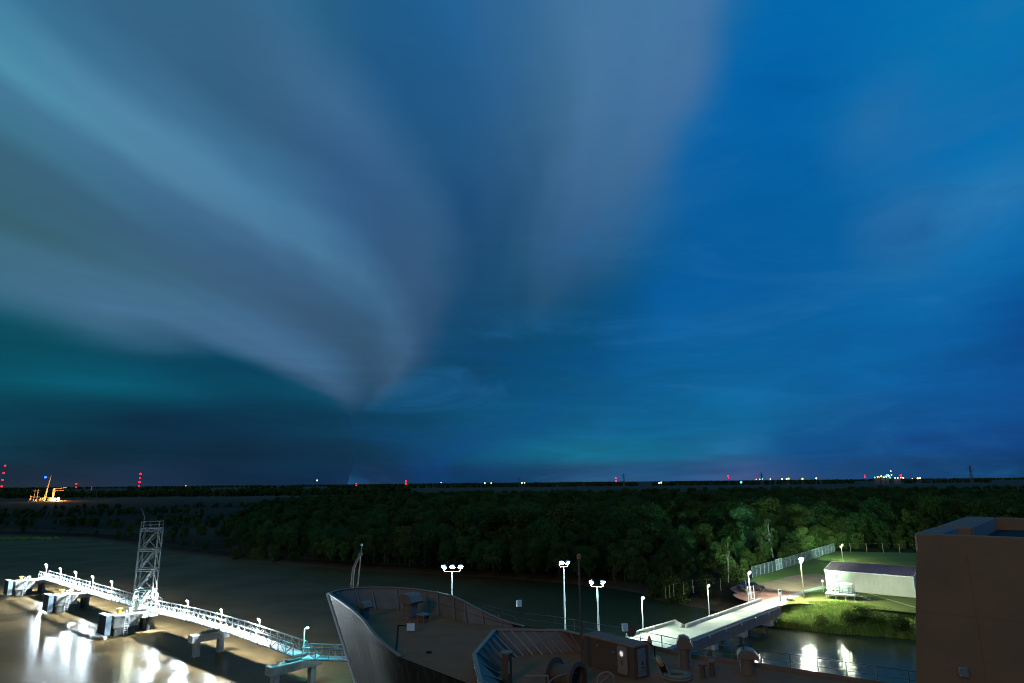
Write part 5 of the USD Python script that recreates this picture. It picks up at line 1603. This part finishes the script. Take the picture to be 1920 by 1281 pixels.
# winch drum, frames and hose by the bottom edge
c = at(1062, 1283, DZ)
MB().lathe([(0.7, -0.95), (0.95, -0.9), (0.95, -0.8), (0.62, -0.75), (0.62, 0.75), (0.95, 0.8), (0.95, 0.9), (0.7, 0.95)], c + [0, 0, 0.45], VD, 22).build("winch_drum", M["ship_dark"], ship, smooth=40)
e0, e1 = at(984, 1283, 10.2), at(1028, 1283, 10.2)
for a, b in ((e0, e0 + [0, 0, 0.45]), (e1, e1 + [0, 0, 0.45]), (e0 + [0, 0, 0.45], e1 + [0, 0, 0.45])):
    MB().tube([a, b], 0.05, 6).build("frame_bar", M["ship_pale"], ship)
hs = smooth_line([at(1030, 1281, 10.6), at(1042, 1270, 10.7), at(1060, 1264, 10.75), at(1082, 1262, 10.6)], 14)
MB().tube(hs, 0.04, 6).build("hose", M["ship_pale"], ship)
g = [at(1122, 1284, 10.2), at(1124, 1266, 10.6), at(1132, 1261, 10.75), at(1147, 1264, 10.75), at(1150, 1284, 10.2)]
MB().tube(smooth_line(g, 16), 0.045, 6).build("handrail", M["ship_pale"], ship)
MB().tube([at(1126, 1281, 10.3), at(1144, 1264, 10.72)], 0.03, 6).build("handrail", M["ship_pale"], ship)

# starboard deck gear
cowl("ventilator", sp(1284, 1253), 2.0, 0.34, (0.9, -0.2, 0))
c = sp(1295, 1253)
MB().tube([c, c + [0, 0, 1.35]], 0.085, 8).build("stand_pipe", M["ship_blue"], ship)
cowl("ventilator", sp(1402, 1262), 1.45, 0.44, (0.9, -0.25, 0))
c = sp(1398, 1264)
MB().tube([c + [0, 0, 1.2], c + [0, 0, 2.1]], 0.02, 6).build("whip_antenna", M["black"], ship)
for px, py, h, mt in ((1318, 1272, 0.85, "red"), (1336, 1268, 0.95, "ship_roof")):
    c = sp(px, py)
    b = MB().lathe([(0.24, 0), (0.17, 0.05), (0.16, h - 0.1), (0.001, h - 0.08)], c, n=14).build("bollard", M["ship_dark"], ship)
    MB().lathe([(0.001, h - 0.13), (0.27, h - 0.12), (0.27, h - 0.02), (0.001, h)], c, n=14).build("bollard_cap", M[mt], str(b.GetPath()))
c = sp(1270, 1272)
m = MB()
for r_, z_ in ((0.85, 0.08), (0.72, 0.1), (0.6, 0.1), (0.78, 0.22), (0.64, 0.24), (0.5, 0.22)):
    w = np.linspace(0, 2 * math.pi, 25)
    m.tube([c + [r_ * math.cos(a), r_ * math.sin(a) * 0.95, z_] for a in w], 0.075, 6, False)
m.build("rope_coil", M["rope"], ship)
ld = [sp(1250, 1268, DZ + 0.1), sp(1238, 1242, DZ + 0.8), sp(1232, 1232, DZ + 1.0)]
for off in (-0.3, 0.3):
    MB().tube([p + AX * off for p in ld], 0.045, 6).build("chute_rail", M["ship_pale"], ship)
MB().hexa([ld[0] - AX * 0.28 - [0, 0, 0.06], ld[0] + AX * 0.28 - [0, 0, 0.06], ld[0] + AX * 0.28, ld[0] - AX * 0.28], [ld[1] - AX * 0.28 - [0, 0, 0.06], ld[1] + AX * 0.28 - [0, 0, 0.06], ld[1] + AX * 0.28, ld[1] - AX * 0.28]).build("chute", M["black"], ship)
MB().tube(smooth_line([sp(1233, 1233, DZ + 1.0), sp(1236, 1240, DZ + 0.95), sp(1241, 1247, DZ + 0.85)], 8), 0.14, 8).build("hose_end", M["orange"], ship)
c = sp(1219, 1226)
MB().tube([c, c + [0, 0, 0.75]], 0.06, 8).build("hydrant", M["rope"], ship)
MB().lathe([(0.2, 0), (0.17, 0.12), (0.05, 0.5), (0.001, 0.52)], c + [0, 0, 0.7], n=12).build("hydrant_cap", M["orange"], ship)
g = [at(1200, 1204, 11.35), at(1212, 1203, 11.35), at(1227, 1213, 11.0)]
MB().tube(g, 0.05, 6).build("gangway_rail", M["black"], ship)
MB().tube([g[1], g[1] - [0, 0, 0.9]], 0.045, 6).build("gangway_post", M["black"], ship)
MB().tube([g[2], g[2] - [0, 0, 0.9]], 0.045, 6).build("gangway_post", M["black"], ship)
MB().tube([at(1200, 1209, 11.0), at(1213, 1210, 11.0)], 0.04, 6).build("gangway_rail", M["black"], ship)
# two little signal lamps on the rail
for k, (px, py, yy) in enumerate(((973.5, 1131.5, 1150), (1172.5, 1176.5, 1195))):
    b = at(px, yy, 11.0 if k == 0 else 10.6)
    z = height_at(py, px, b[0], b[1])
    sl = MB().tube([b, [b[0], b[1], z]], 0.025, 6).build("signal_lamp", M["black"], ship)
    MB().box([b[0], b[1], z], (0.40, 0.26, 0.52), (0.9, 0.3, 0)).build("lamp_box", M["white"], str(sl.GetPath()))
    if k:
        MB().lathe([(0.001, -0.12), (0.34, -0.1), (0.42, 0.05), (0.36, 0.1), (0.001, 0.1)], [b[0] + 0.45, b[1] + 0.1, z - 0.25], (0.2, -1, 0.1), 16).build("searchlight", M["ship_dark"], str(sl.GetPath()))

# the superstructure at the right
TZ, BZ = 20.1, DZ - 0.2
rake = -ab * 0.13 * (TZ - BZ)
Lb, Wb = 24.0, np.linalg.norm(blkC - blkA)
A0_, B0_, C0_, D0_ = blkA, blkA + ab * Lb, blkA + ab * Lb + ac * Wb, blkA + ac * Wb
lo = [p * [1, 1, 0] + [0, 0, BZ] + (rake if k in (0, 3) else 0) for k, p in enumerate((A0_, B0_, C0_, D0_))]
hi = [p * [1, 1, 0] + [0, 0, TZ - 0.6] for p in (A0_ - ab * 0.078, B0_, C0_, D0_ - ab * 0.078)]
MB().hexa(lo, hi).build("superstructure", M["block"], ship)
# the parapet round its roof: a broad cap with a gap forward
blk = "/World/cargo_ship/superstructure"
cw = np.linalg.norm(at(1865, 971, TZ) - D0_) * 0.92


def slab(name, a0, a1, c0, c1, m, z0=TZ - 0.6, z1=TZ, bev=0.06):
    cc = blkA * [1, 1, 0] + ab * (a0 + a1) / 2 + ac * (c0 + c1) / 2 + [0, 0, (z0 + z1) / 2]
    MB().box(cc, (a1 - a0, c1 - c0, z1 - z0), ab, bev).build(name, m, blk)


gap0, gap1 = Wb * 0.30, Wb * 0.345
slab("parapet", -0.074, cw * 0.62, 0.0, gap0, M["block"])
slab("parapet", -0.074, cw, gap1, Wb, M["block"])
slab("top_plate", 0.07, cw * 0.62 - 0.07, 0.07, gap0 - 0.07, M["block_top"], TZ - 0.01, TZ + 0.006, 0.0)
slab("top_plate", 0.07, cw - 0.07, gap1 + 0.07, Wb - 0.07, M["block_top"], TZ - 0.01, TZ + 0.006, 0.0)
slab("parapet", cw * 0.62 - 0.15, Lb, 0.004, 0.22, M["block"], z1=TZ - 0.008, bev=0.03)
slab("parapet", cw + 0.003, Lb, Wb - 0.3, Wb, M["block"], bev=0.03)
slab("gap_floor", 0.05, cw * 0.5, gap0 + 0.005, gap1 - 0.005, M["puddle"], TZ - 0.6, TZ - 0.09, 0.0)
slab("inner_edge", cw + 0.004, cw + 0.03, gap1, Wb - 0.35, M["ship_blue"], TZ - 0.6, TZ - 0.01, 0.0)
slab("inner_edge", cw * 0.62 + 0.004, cw * 0.62 + 0.03, 0.3, gap0, M["ship_blue"], TZ - 0.6, TZ - 0.01, 0.0)
slab("well_floor", cw + 0.04, Lb - 0.1, 0.3, Wb - 0.36, M["black"], TZ - 0.61, TZ - 0.56, 0.0)
fa, fb = lo[0] * [1, 1, 0], hi[0] * [1, 1, 0]
for i in range(1, 9):
    q = blkA * [1, 1, 0] + ab * (i * 2.3 - 0.9) - ac * 0.002
    MB().beam(q + [0, 0, BZ], q + [0, 0, TZ - 0.65], 0.03, 0.014, up=ab).build("weld_seam", M["block"], blk)
for z in (12.4, 14.9, 17.5):
    q = blkA * [1, 1, 0] - ac * 0.003 + [0, 0, z]
    MB().beam(q + rake * (TZ - z) / (TZ - BZ) + ab * 0.02, q + ab * Lb, 0.014, 0.03).build("weld_seam", M["block"], blk)
# little wall lamp low on the superstructure
d_ = ray(1808, 1258)
t_ = ((blkA - ac * 0.0 - [0, 0, EYE]) @ np.array([ac[0], ac[1], 0])) / (d_ @ np.array([ac[0], ac[1], 0]))
wl_ = np.array([0, 0, EYE]) + d_ * t_
wlb = MB().box(wl_ - ac * 0.1, (0.28, 0.2, 0.30), ab, 0.04).build("wall_lamp", M["ship_blue"], blk)

# ------------------------------------------------------------------ far lights and masts
lamp_glow("beacon_red", (1.0, 0.004, 0.010), 9.0)
lamp_glow("far_white", (0.75, 0.92, 1.0), 4.0)
lamp_glow("far_warm", (1.0, 0.62, 0.22), 4.5)
lamp_glow("far_green", (0.10, 0.9, 0.45), 2.6)
lamp_glow("far_cyan", (0.03, 0.75, 0.72), 2.6)
lamp_glow("far_blue", (0.01, 0.09, 1.0), 7.0)
lamp_glow("far_orange", (1.0, 0.30, 0.08), 4.0)


def ball(mb, c, r):
    return mb.lathe([(0.001, -r), (r * 0.7, -r * 0.7), (r, 0), (r * 0.7, r * 0.7), (0.001, r)], c, n=10)


def radio_mast(label, px_base, lights, dist, lean=0.0):
    """Guyed lattice mast with red lamps; lights: (px, py, size in px)."""
    b = far(px_base, 905, dist)
    t = thing("radio_mast", label, "radio mast", None, (b[0], b[1], LAND))
    zs = [height_at(py, px, b[0], b[1]) - LAND for px, py, _ in lights]
    H = max(zs) + 0.5
    w = 0.0011 * dist * 0.35
    for k in range(3):
        a = k * 2.094
        MB().tube([[w * math.cos(a), w * math.sin(a), -1], [w * math.cos(a), w * math.sin(a), H]], w * 0.16, 5).build("leg", M["far_steel"], t)
    m = MB()
    for i in range(14):
        for k in range(3):
            a, c = k * 2.094, (k + 1) * 2.094
            m.beam([w * math.cos(a), w * math.sin(a), H * i / 14], [w * math.cos(c), w * math.sin(c), H * (i + 1) / 14], w * 0.15)
    m.build("lattice", M["far_steel"], t)
    for (px, py, s), z in zip(lights, zs):
        ball(MB(), (0, -w * 1.5, z), s * dist / 1200 / 2).build("beacon", M["beacon_red"], t)


radio_mast("red-lit radio mast at the far left edge of the picture", 5, [(6, 873.5, 3.2), (6, 887, 3.4), (5, 900, 3.2), (4, 912, 3.2)], 1700)
radio_mast("tallest red-lit radio mast, above the lattice tower", 262, [(262.5, 888.7, 3.6), (262, 896, 2.2), (261.5, 904, 3.8), (261, 911.4, 2.8)], 1700)
radio_mast("small red-lit mast beside the orange-lit site", 144, [(144, 907.5, 2.4), (144, 914, 2.0)], 1900)
radio_mast("small red-lit mast left of the middle, over the wood", 668.5, [(668.5, 907, 2.2), (668.5, 910.3, 2.2)], 2400)
radio_mast("red-lit mast on the horizon left of the three-lamp floodlight mast", 761, [(761, 902.5, 3.0), (761, 907, 3.2)], 2400)
radio_mast("short red-lit mast on the horizon above the slim floodlight mast", 1155, [(1155, 897, 2.0), (1155, 901.4, 2.4)], 2400)
radio_mast("thin red-lit mast on the horizon above the bright green tree", 1366.5, [(1366.5, 892.5, 2.2), (1366.5, 897, 1.6)], 2400)
radio_mast("faint red-lit mast left of the brightly lit plant", 1622.5, [(1622.5, 891.5, 1.7), (1622.5, 895, 1.7)], 2600)


def far_light(label, px, py, mat, size, dist, group="lamps along the horizon"):
    b = far(px, py, dist)
    t = thing("distant_lamp", label, "lamp", group, (b[0], b[1], LAND))
    h = b[2] - LAND
    r = size * dist / 1200 / 2
    ball(MB(), (0, 0, h), r).build("lens", M[mat], t)
    MB().tube([(0, 0, -1), (0, 0, h - r)], r * 0.3, 6).build("pole", M["far_steel"], t)


for lab, px, py, mat, s in (
    ("single white lamp alone in the sky, between tallest mast and bow", 594.5, 901, "far_white", 2.6), ("faint white lamp on the horizon above the three-lamp mast", 827, 905, "far_white", 1.5),
    ("left of a pair of white lamps above the wood's middle", 909, 906, "far_white", 2.2), ("right of a pair of white lamps above the wood's middle", 921, 906, "far_warm", 2.0),
    ("left of a close pair of warm lamps, left of the slim floodlight mast", 978.5, 905.5, "far_warm", 2.6), ("right of a close pair of warm lamps, left of the slim floodlight mast", 983.5, 905.5, "far_warm", 2.2),
    ("left lamp of a close yellow pair between the two right floodlight masts and the shed", 1236, 905.8, "far_white", 2.6), ("right lamp of a close yellow pair, over the bridge", 1239.8, 905, "far_warm", 3.0),
    ("green-white lamp low on the plain above the bright green tree", 1389.5, 904.3, "far_green", 4.2), ("leftmost orange lamp of a short row, above the pale tree", 1418, 899, "far_orange", 2.0),
    ("second lamp of a short row, above the pale tree", 1424.5, 899, "far_orange", 2.2), ("third lamp of a short row, greenish, above the pale tree", 1429.5, 898.4, "far_green", 2.2),
    ("fourth lamp of a short row, above the pale tree", 1444.5, 898.6, "far_white", 2.0), ("bluish lamp just left of the warm pair over the pole lamp", 1466.5, 898.3, "far_white", 2.4),
    ("left lamp of the warm pair over the timber pole lamp", 1475, 898, "far_warm", 3.0), ("right lamp of the warm pair over the timber pole lamp", 1478.8, 897.6, "far_orange", 3.2),
    ("orange lamp alone, right of the warm pair over the timber pole", 1504.5, 898, "far_orange", 3.6), ("bluish lamp halfway to the lit plant", 1530.5, 897.2, "far_white", 2.8),
    ("faint lamp just right of the lit plant", 1710.5, 897.2, "far_white", 1.4), ("left lamp of the warm pair right of the lit plant", 1720.8, 897, "far_warm", 3.0),
    ("right lamp of the warm pair right of the lit plant", 1725, 896.8, "far_warm", 3.0), ("faint red lamp low on the horizon, right of the tallest mast", 348.5, 911, "far_orange", 1.6)):
    far_light(lab, px, py, mat, s, 2300.0)


def pylon(label, px, top, dist):
    b = far(px, 905, dist)
    t = thing("pylon", label, "pylon", "dark pylons on the horizon", (b[0], b[1], LAND))
    H = height_at(top, px, b[0], b[1]) - LAND
    w = H * 0.1
    for k in range(4):
        a = math.pi / 4 + k * math.pi / 2
        MB().tube([[w * math.cos(a), w * math.sin(a), -1], [w * 0.2 * math.cos(a), w * 0.2 * math.sin(a), H]], H * 0.012, 5).build("leg", M["far_steel"], t)
    for z, l in ((0.72, 0.2), (0.85, 0.26), (0.97, 0.16)):
        MB().beam([-l * H, 0, z * H], [l * H, 0, z * H], H * 0.018).build("crossarm", M["far_steel"], t)
    m = MB()
    for i in range(6):
        f0, f1 = 1 - 0.8 * i / 6, 1 - 0.8 * (i + 1) / 6
        m.beam([-w * 0.7 * f0, 0, H * i / 6], [w * 0.7 * f1, 0, H * (i + 1) / 6], H * 0.01)
        m.beam([w * 0.7 * f0, 0, H * i / 6], [-w * 0.7 * f1, 0, H * (i + 1) / 6], H * 0.01)
    m.build("lattice", M["far_steel"], t)


pylon("dark pylon on the horizon above the shorter floodlight mast", 1170, 889, 2600)
pylon("dark pylon on the horizon over the short row of lamps", 1429, 886, 2600)
pylon("dark pylon on the horizon above the brown superstructure", 1823, 873, 2200)
pylon("dark pylon on the horizon, left of the slim floodlight mast", 973, 894, 2600)


def plant():
    dist = 2500.0
    b = far(1666, 896, dist)
    t = thing("industrial_plant", "brightly lit plant far off on the right horizon", "plant", None, (b[0], b[1], LAND))
    k_ = dist / 1200
    hz = lambda py, px=1666: height_at(py, px, b[0], b[1]) - LAND
    X = lambda px: (px - 1666) * k_ * 1.12
    for px, w, top in ((1647, 9, 894.6), (1657, 7, 893.6), (1680, 12, 896.3)):
        MB().box((X(px), 6, hz(top) / 2 - 0.5), (w * k_, 14, hz(top) + 1), None, 0.5).build("hall", M["far_steel"], t)
    MB().box((X(1664.5), 6, hz(889.5) / 2), (5 * k_, 9, hz(889.5)), None, 0.6).build("process_tower", M["far_steel"], t)
    MB().tube([(X(1669.5), 0, 0), (X(1669.5), 0, hz(884))], 0.9, 8).build("stack", M["far_steel"], t)
    MB().tube([(X(1685), 0, 0), (X(1685), 0, hz(892))], 0.9, 8).build("stack", M["far_steel"], t)
    for px, py, mt, s in ((1642, 895.5, "far_green", 3.0), (1647, 894.2, "far_warm", 3.0), (1653, 893.3, "far_warm", 3.4), (1650, 895, "far_green", 2.2), (1657, 895, "far_white", 2.4), (1661, 894.3, "far_white", 2.6),
                          (1662.5, 890.5, "far_cyan", 3.4), (1664.8, 892, "far_white", 3.8), (1666, 893.8, "far_cyan", 3.2), (1659.5, 893, "far_green", 2.4), (1667, 895.6, "far_green", 3.4), (1669.5, 883.6, "far_white", 2.4), (1670, 890.7, "far_white", 2.6),
                          (1675, 896.4, "far_white", 2.2), (1679.5, 896.2, "far_white", 2.6), (1684.5, 895.8, "far_warm", 2.2), (1685, 891.6, "beacon_red", 3.6), (1688.5, 896.2, "far_warm", 3.2)):
        ball(MB(), (X(px), -6, hz(py, px)), s * k_ * 0.42).build("lamp", M[mt], t)


plant()


def orange_site():
    dist = 860.0
    b = far(90, 938, dist)
    gz_ = at(90, 939.5, LAND)
    dist = gz_[1]
    t = thing("floodlit_yard", "orange-lit yard of posts and frames on the far left marsh", "yard", None, (gz_[0], gz_[1], LAND))
    k_ = np.linalg.norm(gz_[:2]) / 1200 * 0.93
    X = lambda px: (px - 90) * k_
    H = lambda px_h: px_h * k_
    MB().box((X(90), 5, 0.1), (60 * k_, 14, 0.25)).build("pad", M["far_pale"], t)
    for px, h in ((62, 8), (66.5, 19), (71.5, 19), (60.5, 9)):
        MB().tube([(X(px), 0, 0), (X(px + 0.4), 0, H(h))], 0.35, 6).build("post", M["far_pale"], t)
    MB().beam((X(63.5), 0, H(16.5)), (X(74.5), 0, H(16.5)), 0.5).build("crossbar", M["far_pale"], t)
    MB().beam((X(60), 0, H(7)), (X(75), 0, H(7)), 0.4).build("crossbar", M["far_pale"], t)
    for px in (77, 81, 91, 95):
        MB().box((X(px), 2, H(2.5)), (2.4 * k_, 3, H(5)), None, 0.2).build("tank_box", M["far_pale"], t)
    MB().tube([(X(83.5), 0, 0), (X(88.5), 0, H(36)), (X(89.5), 0, H(40))], [1.4, 0.7, 0.4], 8).build("tapered_tower", M["far_pale"], t)
    MB().beam((X(89.3), 0, H(36.2)), (X(81.5), 0, H(37.3)), 0.3).build("arm", M["far_steel"], t)
    ball(MB(), (X(81.3), -1, H(37.3)), 1.9 * k_).build("blue_beacon", M["far_blue"], t)
    MB().box((X(97), 0, H(10)), (2.2 * k_, 2, H(20)), None, 0.2).build("pillar", M["far_pale"], t)
    MB().beam((X(97), 0, H(19.5)), (X(118), 0, H(20.3)), 0.5).build("gantry_beam", M["far_pale"], t)
    MB().beam((X(98), 0, H(14)), (X(101.5), 0, H(16.5)), 0.4).build("gantry_brace", M["far_pale"], t)
    MB().beam((X(101), 0, H(16.3)), (X(114), 0, H(16.3)), 0.3).build("gantry_beam", M["far_pale"], t)
    MB().beam((X(60), 1, H(3)), (X(96), 1, H(3)), 0.3).build("rail", M["far_pale"], t)
    MB().beam((X(60), 1, H(5.4)), (X(100), 1, H(5.4)), 0.3).build("rail", M["far_pale"], t)
    for px, h, s in ((112, 3.2, 4.2), (107, 2.6, 2.6), (102, 2.2, 2.4)):
        MB().tube([(X(px), -8, 0), (X(px), -8, H(h))], 0.3, 6).build("lamp_pole", M["far_steel"], t)
        ball(MB(), (X(px), -8, H(h)), s * k_ / 2).build("floodlight", M["yard_orange"], t)
    for px in (64, 74, 84):
        MB().box((X(px), -5.5, 0.7), (1.2, 0.6, 0.9)).build("lamp_box", M["far_steel"], t)
        MB().box((X(px), -5.1, 0.75), (1.0, 0.1, 0.6)).build("lens", M["yard_orange"], t)


lamp_glow("yard_orange", (1.0, 0.40, 0.08), 800.0)
orange_site()
b = at(169, 932, LAND)
t = thing("marker_pole", "lone pale pole on the marsh right of the orange-lit yard", "pole", None, b)
MB().tube([(0, 0, 0), (0.8, 0, height_at(912, 170.5, b[0], b[1]) - LAND)], 0.9, 8).build("pole", M["white"], t)
for px, y0_, y1_ in ((179, 920, 942), (40.5, 888, 0)):
    if y1_:
        b = at(px, y1_, LAND)
        t = thing("marker_pole", "thin dark pole on the marsh right of the lone pale pole", "pole", None, b)
        MB().tube([(0, 0, 0), (0, 0, height_at(y0_, px, b[0], b[1]) - LAND)], 0.35, 6).build("pole", M["far_steel"], t)
